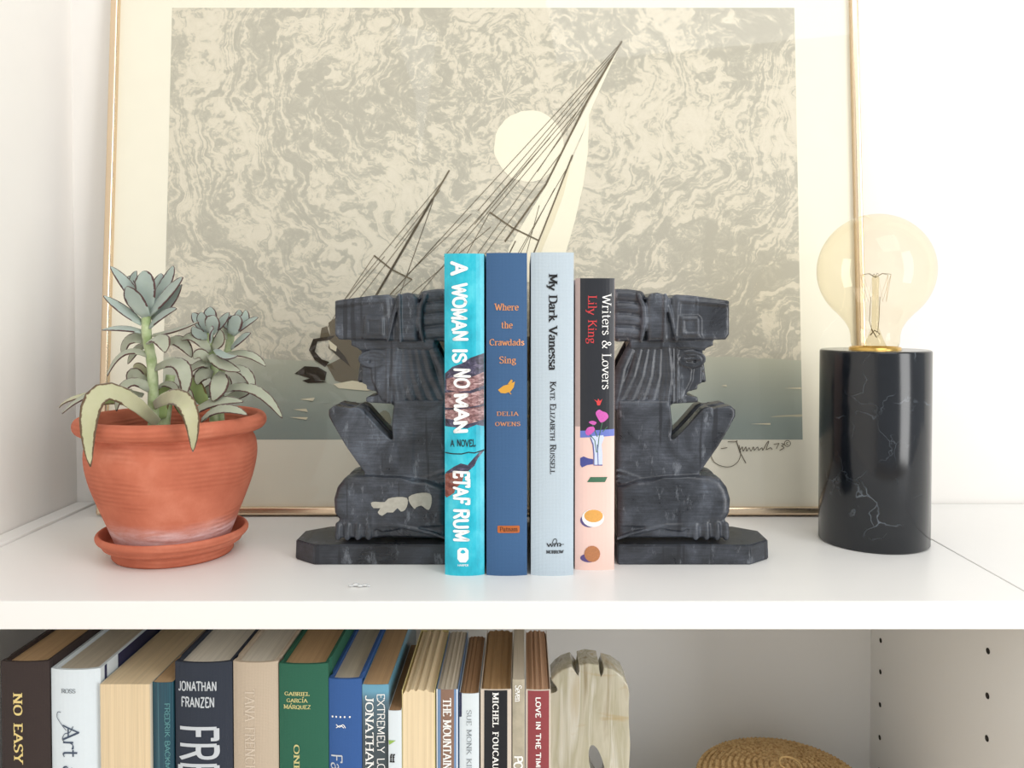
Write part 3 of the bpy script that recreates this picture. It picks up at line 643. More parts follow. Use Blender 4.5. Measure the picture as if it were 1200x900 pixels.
kw = dict(thick=1.9, thin=1.6, serif=False, track=1.6)
b.across('JONATHAN', 208, 253.5, 809.5, 799, silver, 'author_lettering', **kw); b.across('FRANZEN', 212, 251, 828.5, 817.5, silver, 'author_lettering', **kw)
b.down('FREEDOM', 210, 255, 851, 1010, silver, thick=1.5, thin=1.4, serif=False, track=1.6)
tanc = cloth('tan_cloth', (192, 176, 156), strength=0.25)
b = low(271.5, 325, 776.5, 0.020, tanc, pg_white, 'tan hardcover with worn blind-stamped lettering', 0.16, bulge=0.003)
tanl = plain('ink_tan', (212, 198, 180), 0.4)
b.down('TANA FRENCH', 287, 299, 808, 905, tanl, 'author_lettering', thick=1.4, thin=0.5, track=1.6)
gc = cloth('green_cloth', (44, 98, 78), strength=0.2)
b = low(326, 384, 778.5, 0.020, gc, pg_tan, 'green cloth hardcover with small gold capitals', 0.16, bulge=0.002)
gg = M('gold_ink', srgb(206, 200, 138), 0.5, 0.1).m; kw = dict(thick=2.0, thin=1.0, track=1.6)
b.across('GABRIEL', 333.5, 362.5, 815, 811, gg, 'author_lettering', **kw); b.across('GARCIA', 336, 360, 822.8, 818.8, gg, 'author_lettering', **kw); b.across('MARQUEZ', 332.5, 364, 830.5, 826.3, gg, 'author_lettering', **kw)
b.lines('author_lettering', [(0.9, [(354.5, 817.8), (356, 816.4)]), (0.9, [(340.5, 825.4), (342, 824)])], gg, 5)
b.down('ONE HUNDRED', 344.5, 351.5, 873, 990, gg, thick=1.7, thin=0.7, track=1.8)
bc = cloth('royal_blue_cloth', (54, 92, 152), strength=0.25)
b = low(384.5, 423.5, 796, 0.021, bc, pg_grey, 'royal blue cloth hardcover with white script at its foot', 0.155, bulge=0.0015)
for xx in (389.5, 394, 399, 404, 410): b.poly('spine_ornament', el(xx, 840, 1.1, 1.2, 8), wht, 3)
b.lines('spine_ornament', [(0.9, catmull([(394, 849), (398, 852), (402, 849), (405, 853)], 3)), (0.9, catmull([(394, 853), (399, 850), (403, 853)], 3))], wht, 3)
b.down('Idp', 388, 400, 884, 905, silver, thick=1.2, thin=0.6, serif=False, nib=30, track=0.6) if False else b.down('Fal', 388, 401, 884, 908, silver, thick=1.2, thin=0.6, serif=False, nib=30, track=0.6)
ec = M('photo_cover', rough=0.35); ec.color(ec.ramp(ec.sep(ec.tc())[2], [(0.185, srgb(66, 78, 84)), (0.212, srgb(84, 110, 124)), (0.2185, srgb(104, 160, 186))])); ec = ec.m
b = low(424, 455.5, 802.5, 0.022, ec, pg_tan, 'slate blue paperback with two lines of white capitals down the spine', 0.15, t=0.0004, over=0, hinge=False, bulge=0.0008)
kw = dict(thick=1.5, thin=0.9, track=1.2, serif=True)
b.down('JONATHAN SAFRAN', 428.5, 438, 815, 975, wht, 'author_lettering', **kw); b.down('EXTREMELY LOUD', 442, 451, 813, 920, wht, thick=1.1, thin=0.8, serif=False, track=1.2)
b = low(454.8, 470.5, 833, 0.020, wj, pg_brown, 'small white paperback with a yellow-green corner, shortest of the lower row', 0.115, t=0.0004, over=0, hinge=False, bulge=0.0006)
b.poly('printed_corner', [(455, 867.5), (464, 867.5), (456, 873)], plain('ink_lime', (150, 186, 92), 0.5), 3); b.across('ff', 457, 462.5, 892.5, 884, blk, 'publisher_lettering', thick=2.4, thin=1.6, track=0.6)
yc = plain('yellowed_cover', (222, 208, 150), 0.5)
b = low(470.8, 510, 809, 0.022, yc, pages('pages_fanned', (232, 212, 176)), 'worn paperback with loose creased page edges facing out, left of the brown banded spine', 0.110, t=0.0005, over=0, foredge=True, bulge=0, topfan=1.0)
ms = plain('sky_blue_cover', (112, 144, 184), 0.35); mb = plain('brown_band', (138, 108, 92), 0.5)
b = low(511, 537, 808.5, 0.022, ms, pg_grey, 'paperback with a brown band between sky blue edges and white capitals', 0.106, t=0.0004, over=0, hinge=False, bulge=0.0012, topfan=0.5)
b.poly('printed_band', [(516.5, 808), (532, 808), (532, 1165), (516.5, 1165)], mb, 1); b.poly('printed_stripe', [(511, 808), (512.6, 808), (512.6, 1165), (511, 1165)], wht, 1); b.poly('printed_stripe', [(535, 808), (536, 808), (536, 1165), (535, 1165)], wht, 1)
b.down('THE MOUNTAIN', 519.5, 528.5, 818.5, 901, wht, thick=2.0, thin=0.7, track=1.0)
b = low(538, 561.5, 813, 0.023, wj, pg_brown, 'white spined paperback with thin grey capitals and a navy corner', 0.103, t=0.0004, over=0, hinge=False, bulge=0.0012, topfan=0.4)
b.poly('printed_corner', [(538, 812), (541, 812), (541, 840), (538, 841)], dnav, 1); b.down('SUE MONK KIDD', 547, 552.5, 832, 912, ngrey, 'author_lettering', thick=1.1, thin=0.5, track=1.4)
kc = plain('black_cover', (22, 26, 34), 0.35, var=0.1); ivory = plain('worn_ivory_edge', (208, 196, 182), 0.6)
b = low(562.8, 599.5, 808, 0.0225, ivory, pages('pages_gold', (166, 134, 96)), 'black spined paperback with ivory edges and spaced white capitals', 0.108, t=0.0006, over=0, hinge=False, bulge=0.0008, topfan=0.6)
b.poly('printed_black_field', [(567.5, 809), (594.5, 809), (594.5, 1165), (566.5, 1165)], kc, 1)
b.down('MICHEL FOUCAULT', 577.5, 584, 812, 914, wht, 'author_lettering', thick=2.0, thin=0.8, track=2.2)
b = low(600.3, 615, 796.5, 0.0225, plain('speckled_cover', (176, 168, 148), 0.5, var=0.3, scale=160), pg_grey, 'thin pale paperback with speckled spine, taller than its neighbours', 0.118, t=0.0004, over=0, hinge=False, bulge=0.0005)
b.down('Seven', 604, 611, 803, 822, wht, thick=1.6, thin=1.0, track=0.5); b.down('POEMS', 602.5, 612, 886, 925, wht, thick=2.2, thin=1.6, serif=False, track=0.8)
b = low(616, 645.5, 808.5, 0.022, ivory, pages('pages_pinkish', (184, 148, 120)), 'faded red spined paperback with white capitals, rightmost of the row', 0.108, t=0.0005, over=0, hinge=False, bulge=0.001, topfan=0.8)
b.poly('printed_red_field', [(618.5, 809.5), (643.5, 809.5), (643.0, 1165), (618, 1165)], plain('faded_red', (142, 62, 68), 0.45, var=0.1), 1)
b.down('LOVE IN THE TIME OF', 628, 633.5, 817, 920, wht, thick=2.0, thin=1.7, serif=False, track=1.6)

# ------------------------------------------------------------------ carved stone bookends
def stone_mat(name, lo, hi, worn=True):
    m = M(name, rough=0.4); v = m.tc()
    n = m.noise(v, 28, 8, 0.62, 0.7); streak = m.noise(m.tc(scale=(60, 60, 900)), 1.0, 3, 0.5); fine = m.noise(v, 900, 3)
    sc = m.n('ShaderNodeTexVoronoi', feature='DISTANCE_TO_EDGE'); m.l(m.tc(scale=(55, 55, 16), rot=(0.2, 0.5, 0.3)), sc.inputs['Vector'])
    f = m.math('ADD', m.math('MULTIPLY', n, 0.75), m.math('ADD', m.math('MULTIPLY', streak, 0.22), m.math('MULTIPLY', fine, 0.08)))
    base = m.ramp(f, [(0.34, lo), (0.52, tuple((a + b) / 2 for a, b in zip(lo, hi))), (0.62, hi), (0.74, tuple(min(1, x * 2.0) for x in hi[:3]) + (1,))])
    scr = m.noise(m.tc(scale=(120, 120, 42), rot=(0, 0.6, 0.2)), 1.0, 5, 0.75)
    base = m.mix(m.ramp(scr, [(0.58, g(0)), (0.74, g(0.55))]), base, srgb(150, 156, 164))
    veins = m.ramp(m.noise(m.tc(scale=(170, 60, 9), rot=(0, -0.16, 0)), 1.0, 2, 0.4), [(0.33, g(0.8)), (0.37, g(0))])
    base = m.mix(veins, base, srgb(30, 32, 38))
    # worn raised edges look chalky
    geo = m.n('ShaderNodeNewGeometry')
    if worn: base = m.mix(m.ramp(geo.outputs['Pointiness'], [(0.55, g(0)), (0.63, g(0.6))]), base, srgb(170, 174, 180))
    m.color(base); m.rough(m.ramp(n, [(0.3, g(0.24)), (0.7, g(0.42))])); m.bump(m.math('ADD', fine, scr), 0.12, 0.0004); return m.m
stone = stone_mat('dark_soapstone', srgb(14, 16, 20), srgb(72, 77, 86)); stone_p = stone_mat('dark_soapstone_plinth', srgb(14, 16, 20), srgb(58, 62, 70), False)
SY = 0.107                              # middle depth of both bookends
SX0 = XZ(721.5, 500, 0.09)[0] + 0.0005
def S(*pts, y=0.088):                   # photo outline of the right bookend -> local (x, z)
    return [(max(0.0004, XZ(px, py, y)[0] - SX0), XZ(px, py, y)[1]) for px, py in pts]
def carve(name, build, voxel=0.0009, smooth=2, fac=0.5):
    bm = new(); build(bm)
    bmesh.ops.recalc_face_normals(bm, faces=bm.faces)
    me = bpy.data.meshes.new(name); bm.to_mesh(me); bm.free()
    o = bpy.data.objects.new(name, me); link(o)
    r = o.modifiers.new('r', 'REMESH'); r.mode = 'VOXEL'; r.voxel_size = voxel; r.use_smooth_shade = True
    if smooth: s_ = o.modifiers.new('s', 'SMOOTH'); s_.iterations = smooth; s_.factor = fac
    dg = bpy.context.evaluated_depsgraph_get(); out = bpy.data.meshes.new_from_object(o.evaluated_get(dg), depsgraph=dg)
    bpy.data.objects.remove(o); bpy.data.meshes.remove(me)
    out.name = name; out.materials.clear(); out.materials.append(stone)
    for p in out.polygons: p.use_smooth = True
    return out
def sl(bm, pts, hd, hd2=None, bev=0.0025, y=0.088, cy=0.0, seg=2):
    slab(bm, S(*pts, y=y), cy - hd, cy + (hd if hd2 is None else hd2), bev, seg)
def cap(bm, pxs, rad, y, n=10):         # capsule-like ridge following photo points; rad in metres per point
    pts = [(a, y, c) for a, c in S(*pxs)]
    rr_ = rad if isinstance(rad, (list, tuple)) else [rad] * len(pts)
    tube(bm, pts, rr_, n)
    for p, r_ in ((pts[0], rr_[0]), (pts[-1], rr_[-1])):
        bmesh.ops.create_uvsphere(bm, u_segments=n, v_segments=8, radius=r_ * 1.0, matrix=Matrix.Translation(p))
def b_body(bm):
    # thighs and shins, near and far
    for sgn in (-1, 1):
        c = sgn * 0.0135
        sl(bm, [(716, 570), (745, 562), (775, 558), (800, 557), (830, 556), (843, 560), (851, 570), (855, 584), (854, 600), (846, 611), (826, 615), (800, 612), (770, 616), (716, 618)], 0.0125, bev=0.006, cy=c, seg=4)
        sl(bm, [(716, 600), (760, 603), (806, 608), (806, 629), (716, 630)], 0.0105, bev=0.004, cy=c, seg=3)
        sl(bm, [(803, 606), (848, 606), (852, 622), (853, 629), (803, 629)], 0.0115, bev=0.003, cy=c)
        for k, px in enumerate((813, 825.5, 838, 848.5)):
            cap(bm, [(px, 613), (px + 0.4, 627)], 0.0026, sgn * 0.0245, 8)
    sl(bm, [(716, 566), (800, 560), (806, 629), (716, 629)], 0.012, bev=0.001)
    # torso
    sl(bm, [(716, 468), (787, 468), (785, 500), (783, 524), (790, 545), (806, 560), (800, 572), (716, 576)], 0.0195, bev=0.004, seg=3)
    # upper arms hugging the torso and forearms raised
    for sgn in (-1, 1):
        c = sgn * 0.0124
        sl(bm, [(784, 520), (800, 505), (823, 479), (829, 476), (838, 480), (846, 477), (856, 475), (862, 480), (862, 488), (852, 505), (842, 522), (828, 542), (815, 561), (800, 566), (785, 552), (776, 536), (779, 526)], 0.0078, bev=0.0022, cy=c, seg=3)
        sl(bm, [(760, 500), (784, 520), (806, 530), (818, 556), (800, 568), (764, 570)], 0.0085, bev=0.0012, cy=sgn * 0.0113)
        cap(bm, [(784, 478), (786, 500), (783, 530)], 0.0016, sgn * 0.0185, 6)
    # folded cloth lines over the hip
    for dz in (0, 5, 9):
        cap(bm, [(716, 551 + dz * 1.4), (740, 557 + dz), (768, 567 + dz * 0.4)], [0.0013, 0.0012, 0.0006], -0.0196, 6)
    cap(bm, [(716, 628), (740, 622), (780, 613), (812, 612)], [0.0014, 0.0014, 0.0012, 0.0008], -0.0262, 6)
def b_head(bm):
    sl(bm, [(742, 398), (824, 398), (825, 410), (824, 450), (818.5, 450), (818.5, 457), (806, 459), (805, 464), (819, 466), (819.5, 472), (806, 473), (787, 474), (740, 476)], 0.0155, bev=0.0012)
    sl(bm, [(786, 404), (816, 404), (812, 446), (800, 470), (786, 472)], 0.0170, bev=0.0015)                  # cheek
    sl(bm, [(814, 408), (827, 409), (832, 446), (831, 450), (816, 450)], 0.0065, bev=0.0012)                  # nose
    for sgn in (-1, 1):
        sl(bm, [(821, 432), (829, 437), (831, 449), (820, 446)], 0.0035, bev=0.001, cy=sgn * 0.0065)        # nostril wing
        e = [(a, sgn * 0.0168, c) for a, c in S(*el(811, 421, 15.5, 8.8, 26))]; tube(bm, e + [e[0]], 0.0012, 6, False)
        e = [(a, sgn * 0.0170, c) for a, c in S(*el(811, 421.5, 11.5, 5.0, 22))]; tube(bm, e + [e[0]], 0.0008, 6, False)
        cap(bm, [(800, 422), (811, 421), (822, 421)], 0.0008, sgn * 0.0172, 6)
        for px in (789, 793.5): cap(bm, [(px, 408), (px + 0.5, 472)], 0.0010, sgn * 0.0172, 6)             # bands before the ear
        for a_, b_, c_ in (((752, 404), (742, 440), (724, 476)), ((760, 404), (752, 440), (737, 476)), ((767, 404), (762, 440), (750, 476)), ((774, 404), (772, 440), (763, 476)), ((780, 404), (781, 440), (776, 476)), ((743, 404), (730, 432), (714, 470))):
            cap(bm, [a_, b_, c_], [0.0040, 0.0050, 0.0046], sgn * 0.0135, 10)
        cap(bm, [(783, 404), (786, 440), (782, 474)], [0.0020, 0.0028, 0.0022], sgn * 0.0165, 8)
    sl(bm, [(744, 400), (788, 400), (788, 476), (712, 478), (712, 440)], 0.0155, bev=0.001)
def b_dress(bm):
    sl(bm, [(738, 399), (836, 398), (836.5, 405), (827, 409), (738, 409)], 0.0185, bev=0.0014)               # brow band
    sl(bm, [(740, 404), (828, 404), (827, 411), (740, 411)], 0.0172, bev=0.001)
    sl(bm, [(786, 349), (792, 345), (808, 346), (845, 351), (854.5, 352.5), (854.5, 392), (850, 398), (786, 399)], 0.0212, bev=0.002)
    for sgn in (-1, 1):
        c = sgn * 0.0212
        for a_, b_ in (((795, 352), (850, 357)), ((794, 352), (791, 394)), ((791, 395), (820, 395))):       # raised border
            cap(bm, [a_, b_], 0.0016, c, 6)
        sl(bm, [(796, 370), (817, 370), (820, 374), (820, 396), (796, 396)], 0.0016, bev=0.0007, cy=c)
        for q in (((799, 374), (816, 374)), ((799, 374), (799, 391)), ((816, 374), (816, 391)), ((799, 391), (816, 391))):
            cap(bm, list(q), 0.0011, sgn * 0.0226, 6)
        cap(bm, [(780, 348), (786, 372), (792, 398)], 0.0016, sgn * 0.0212, 6)
        cap(bm, [(778.5, 346), (778, 372), (777, 399)], 0.0016, sgn * 0.0228, 6)
        # crescent that closes the plumes
        cap(bm, [(748, 346), (754, 360), (755, 378), (751, 399)], [0.0016, 0.0026, 0.0026, 0.0014], sgn * 0.0205, 8)
        for k, zz in enumerate((346, 360, 374, 389)):
            cap(bm, [(712, zz), (735, zz), (749, zz + 2)], 0.0052, sgn * 0.0148, 10)
    sl(bm, [(757, 350), (762, 344), (770, 342.5), (779, 345), (780, 400), (758, 400)], 0.0225, bev=0.0035, seg=3)
    sl(bm, [(776, 350), (788, 348), (798, 398), (776, 400)], 0.0195, bev=0.0015)
    sl(bm, [(712, 341), (735, 338), (750, 342), (757, 352), (757, 399), (712, 401)], 0.0165, bev=0.003)
me_body = carve('body', b_body); me_head = carve('head', b_head, 0.00075, 1); me_dress = carve('headdress', b_dress, 0.0008, 1)
bm = new()
TX = 0.119; ch = 0.018
pts = [(0, -0.028), (TX - ch, -0.028), (TX, -0.013), (TX, 0.013), (TX - ch, 0.028), (0, 0.028)]
lo_ = [bm.verts.new((x, y, 0)) for x, y in pts]; hi_ = [bm.verts.new((x * 0.995, y * 0.99, 0.0152)) for x, y in pts]
bm.faces.new(lo_[::-1]); bm.faces.new(hi_)
for i in range(6): bm.faces.new((lo_[i], lo_[(i + 1) % 6], hi_[(i + 1) % 6], hi_[i]))
bmesh.ops.bevel(bm, geom=bm.edges[:], offset=0.0009, segments=2, affect='EDGES')
bmesh.ops.recalc_face_normals(bm, faces=bm.faces)
me_base = bpy.data.meshes.new('plinth'); bm.to_mesh(me_base); bm.free(); me_base.materials.append(stone_p)
def bookend(x, flip, label):
    e = tag(empty('carved_bookend', (x, SY, 0)), label, 'bookend', 'pair of kneeling stone bookends')
    for nm, me in (('plinth', me_base), ('body', me_body), ('head', me_head), ('headdress', me_dress)):
        m2 = me
        if flip:
            m2 = me.copy(); m2.transform(Matrix.Scale(-1, 4, (1, 0, 0))); m2.flip_normals()
        o = link(bpy.data.objects.new(nm, m2)); o.parent = e
    return e
be_r = bookend(SX0, False, 'dark grey stone bookend of a kneeling figure facing right, beside the pink spined book')
lx = XZ(520.6, 500, 0.0525)[0] - 0.0008
be_l = bookend(lx, True, 'dark grey stone bookend of a kneeling figure facing left, pale chipped patches on its thigh')
# pale worn patches on the left figure's thigh
leg = [c for c in be_l.children if c.name.startswith('body')][0]
bv = BVHTree.FromPolygons([v.co for v in leg.data.vertices], [p.vertices for p in leg.data.polygons])
chip = plain('chipped_patch', (168, 164, 152), 0.8, var=0.25, scale=260)
for pl_ in ([(435, 589), (440, 587.5), (451, 588), (455, 584), (466, 582), (477, 583), (478, 590), (475, 597), (470, 599), (466, 595), (461, 600), (454, 600), (448, 604), (443, 600), (446, 595), (438, 595)],
            [(479, 582), (488, 578), (500, 577), (505.5, 580), (506, 589), (503, 597), (498, 595), (494, 592), (488, 594), (486, 596), (481, 590)]):
    pl_ = catmull(pl_, 2, True)
    bm = new(); bm.faces.new([bm.verts.new((XZ(a, c, 0.082)[0] - lx, 0, XZ(a, c, 0.082)[1])) for a, c in pl_])
    for ax, lo2, hi2 in (((1, 0, 0), -0.12, 0.0), ((0, 0, 1), 0.01, 0.07)):
        k = lo2
        while k < hi2:
            bmesh.ops.bisect_plane(bm, geom=bm.verts[:] + bm.edges[:] + bm.faces[:], plane_co=(k * ax[0], 0, k * ax[2]), plane_no=ax); k += 0.002
    for v in bm.verts:
        hit = bv.ray_cast(Vector((v.co.x, -0.1, v.co.z)), Vector((0, 1, 0)))
        v.co.y = (hit[0].y if hit[0] else -0.026) - 0.0003
    bmesh.ops.triangulate(bm, faces=bm.faces[:])
    obj('worn_patch', bm, chip, be_l, True)

# ------------------------------------------------------------------ succulent in its terracotta pot
PCX, PCY = -0.2785, 0.1115
def terra(name, wash):
    m = M(name, rough=0.82, spec=0.25); v = m.tc(); n = m.noise(v, 22, 6, 0.6); f = m.noise(v, 700, 3)
    c = m.ramp(n, [(0.32, srgb(178, 98, 74)), (0.55, srgb(196, 114, 88)), (0.72, srgb(212, 134, 108))])
    # combed drag lines left by the potter's fingers
    wv = m.n('ShaderNodeTexWave', wave_type='BANDS', bands_direction='Z'); wv.inputs['Scale'].default_value = 88; wv.inputs['Distortion'].default_value = 9; wv.inputs['Detail'].default_value = 1; wv.inputs['Detail Scale'].default_value = 0.16
    m.l(m.tc(scale=(1, 1, 1)), wv.inputs['Vector'])
    msk = m.ramp(m.noise(m.tc(scale=(1, 1, 2)), 17, 2), [(0.46, g(0)), (0.56, g(1))])
    comb = m.math('MULTIPLY', wv.outputs['Fac'], msk)
    c = m.mix(m.math('MULTIPLY', comb, 0.3), c, srgb(158, 82, 60))
    if wash:                            # lime bloom soaked up from the saucer
        z = m.sep(v)[2]; zz = m.math('ADD', z, m.math('MULTIPLY', m.math('SUBTRACT', m.noise(m.tc(scale=(1, 1, 3)), 30, 5), 0.5), 0.016))
        band = m.ramp(zz, [(0.006, g(0.35)), (0.014, g(0.7)), (0.0245, g(0.95)), (0.028, g(0.2)), (0.034, g(0))])
        brk = m.ramp(m.noise(m.tc(scale=(1, 1, 4)), 60, 6, 0.7), [(0.36, g(0.4)), (0.62, g(1))])
        c = m.mix(m.math('MULTIPLY', band, brk), c, srgb(232, 204, 204))
    m.color(c); m.bump(m.math('ADD', m.math('MULTIPLY', comb, 1.0), m.math('MULTIPLY', f, 0.3)), 0.35, 0.0006); return m.m
plant = tag(empty('potted_succulent', (PCX, PCY, 0.0)), 'fuzzy grey-green succulent with red-edged leaves in a terracotta pot', 'plant')
bm = new()
prof = [(0.001, 0.0105), (0.040, 0.0105), (0.0425, 0.012), (0.0455, 0.020), (0.0505, 0.033), (0.0560, 0.047), (0.0605, 0.060), (0.0632, 0.072), (0.0640, 0.081), (0.0630, 0.089), (0.0605, 0.0945), (0.0600, 0.0965),
        (0.0645, 0.0975), (0.0690, 0.0995), (0.0712, 0.1030), (0.0712, 0.1065), (0.0695, 0.1095), (0.0665, 0.1108), (0.0635, 0.1095), (0.0610, 0.1050), (0.0590, 0.0980), (0.0585, 0.0900), (0.0580, 0.080), (0.001, 0.080)]
prof = prof[:2] + catmull(prof[2:-2], 3) + prof[-2:]
lathe(bm, prof, 72, cap_top=True); obj('pot', bm, terra('terracotta', True), plant, True)
bm = new(); rr_ = [(0.001, 0.0945), (0.02, 0.095), (0.04, 0.094), (0.0584, 0.093)]
lathe(bm, [(0.0584, 0.0805)] + rr_[::-1], 40, cap_top=True)
for v in bm.verts:
    if v.co.z > 0.09: v.co.z += 0.002 * noise.noise(v.co * 120)
soil = M('potting_soil', rough=0.95); soil.color(soil.ramp(soil.noise(soil.tc(), 420, 5, 0.7), [(0.35, srgb(44, 32, 26)), (0.6, srgb(84, 62, 48)), (0.75, srgb(128, 104, 84))])); soil.bump(soil.noise(soil.tc(), 500, 4), 0.8, 0.002)
obj('soil', bm, soil.m, plant, True)
bm = new(); prof = [(0.002, 0.0003), (0.0440, 0.0003), (0.0452, 0.0020), (0.0460, 0.0072), (0.0490, 0.0088), (0.0515, 0.0100), (0.0522, 0.0118), (0.0540, 0.0135), (0.0562, 0.0158), (0.0566, 0.0185), (0.0552, 0.0203), (0.0535, 0.0200), (0.0505, 0.0150), (0.0480, 0.0110), (0.0440, 0.0098), (0.002, 0.0098)]
lathe(bm, prof[:2] + catmull(prof[2:-2], 3) + prof[-2:], 72, cap_top=True)
tag(obj('plant_saucer', bm, terra('terracotta_saucer', False), None, True, loc=(PCX, PCY, 0.0)), 'round ridged terracotta saucer underneath the potted succulent', 'saucer')

def leaf_mat(name, c1, c2, edge=(74, 32, 34)):
    m = M(name, rough=0.62, spec=0.3); v = m.tc()
    at = m.n('ShaderNodeAttribute'); at.attribute_name = 'rim'
    base = m.mix(m.noise(v, 60, 3), srgb(*c1), srgb(*c2))
    nz = m.noise(v, 330, 2)
    dash = m.ramp(m.math('ADD', at.outputs['Fac'], m.math('MULTIPLY', m.math('SUBTRACT', nz, 0.5), 0.38)), [(0.70, g(0)), (0.78, g(0.92))])
    m.color(m.mix(dash, base, srgb(*edge)))
    m.b.inputs['Sheen Weight'].default_value = 0.35; m.b.inputs['Sheen Roughness'].default_value = 0.4
    m.b.inputs['Subsurface Weight'].default_value = 0.12; m.b.inputs['Subsurface Radius'].default_value = (0.002, 0.003, 0.001); m.b.inputs['Subsurface Scale'].default_value = 0.6
    m.bump(m.noise(v, 1500, 2), 0.25, 0.0004); return m.m
LM = [leaf_mat('leaf_blue_grey', (142, 156, 150), (176, 188, 178)), leaf_mat('leaf_sage', (146, 152, 130), (180, 182, 164)), leaf_mat('leaf_yellow_green', (168, 168, 130), (196, 194, 162), (88, 58, 40)), leaf_mat('leaf_bright_green', (150, 172, 104), (176, 194, 136), (110, 80, 50))]
def cpx(c): return 60 + c[0] / 4.286, 290 + c[1] / 4.286
def leaf(b_, m_, t_, wd, ys, nrm, mat, th=0.30, raw=False):
    P = [W(*(p if raw else cpx(p)), PCY + y) for p, y in zip((b_, m_, t_), ys)]
    wd = wd * (0.68e-3 if raw else 0.1587e-3) / 2
    n = Vector(nrm).normalized(); NS, NR = 11, 12
    # quadratic curve through base, middle, tip
    c = P[1] * 2 - (P[0] + P[2]) * 0.5
    bm = new(); lay = bm.verts.layers.float.new('rim'); rings = []
    for i in range(NS + 1):
        t = 1 - (1 - i / NS) ** 1.45; p = P[0] * (1 - t) ** 2 + c * 2 * t * (1 - t) + P[2] * t * t
        tg = ((c - P[0]) * (1 - t) + (P[2] - c) * t).normalized()
        side = tg.cross(n); side = side.normalized() if side.length > 1e-5 else Vector((1, 0, 0)); nn = side.cross(tg).normalized()
        k = max(0.0, math.sin(math.pi * min(1, 0.10 + 0.90 * t ** 1.15))) ** 0.60
        k = max(k, 0.07) if t > 0.5 else max(k, 0.30)
        ring = []
        for j in range(NR):
            a = 2 * math.pi * j / NR; ca, sa = math.cos(a), math.sin(a)
            q = p + side * (ca * wd * k) + nn * (sa * wd * th * (0.55 + 0.45 * k) * (1 - 0.5 * t) + (abs(ca) ** 2) * wd * 0.22 * k)
            v = bm.verts.new(q); ring.append(v)
            v[lay] = max(abs(ca) ** 1.2 * (0.94 if t > 0.15 else 0.45) + 0.18 * t ** 4, 1.0 if t > 0.975 else 0)
        rings.append(ring)
    for a, b in zip(rings, rings[1:]):
        for j in range(NR): bm.faces.new((a[j], a[(j + 1) % NR], b[(j + 1) % NR], b[j]))
    bm.faces.new(rings[0][::-1]); bm.faces.new(rings[-1])
    for v in bm.verts: v.co -= Vector((PCX, PCY, 0))
    return obj('leaf', bm, LM[mat], plant, True)
stem_m = M('stem_green', rough=0.7); stem_m.color(stem_m.ramp(stem_m.noise(stem_m.tc(), 120, 4), [(0.35, srgb(146, 166, 112)), (0.65, srgb(190, 202, 160))])); stem_m.b.inputs['Sheen Weight'].default_value = 0.3; stem_m = stem_m.m
def stem(pts, rad, ys):
    P = [W(*cpx(p), PCY + y) - Vector((PCX, PCY, 0)) for p, y in zip(pts, ys)]
    P[0].z = min(P[0].z, 0.0935)
    c = [Vector(q) for q in catmull([tuple(p) for p in P], 5)]
    r_ = [rad[0] + (rad[1] - rad[0]) * i / (len(c) - 1) + 0.0002 * math.sin(i * 2.1) for i in range(len(c))]
    return obj('stem', tube(new(), c, r_, 12), stem_m, plant, True)
stem([(512, 880), (512, 720), (503, 560), (480, 440), (478, 320)], (0.0042, 0.0036), (-0.004, -0.004, -0.003, -0.003, -0.003))
stem([(815, 860), (822, 640), (800, 520), (795, 430)], (0.0036, 0.0030), (0.010, 0.010, 0.008, 0.006))
stem([(850, 860), (850, 650), (885, 530), (906, 415)], (0.0034, 0.0030), (0.018, 0.018, 0.016, 0.014))
stem([(560, 870), (585, 740), (600, 640)], (0.0050, 0.0036), (0.008, 0.010, 0.012))
C = (0, -1, 0.25); U = (0, -0.45, 1); Lf = (0.5, -0.7, 0.6); Rt = (-0.5, -0.7, 0.6)
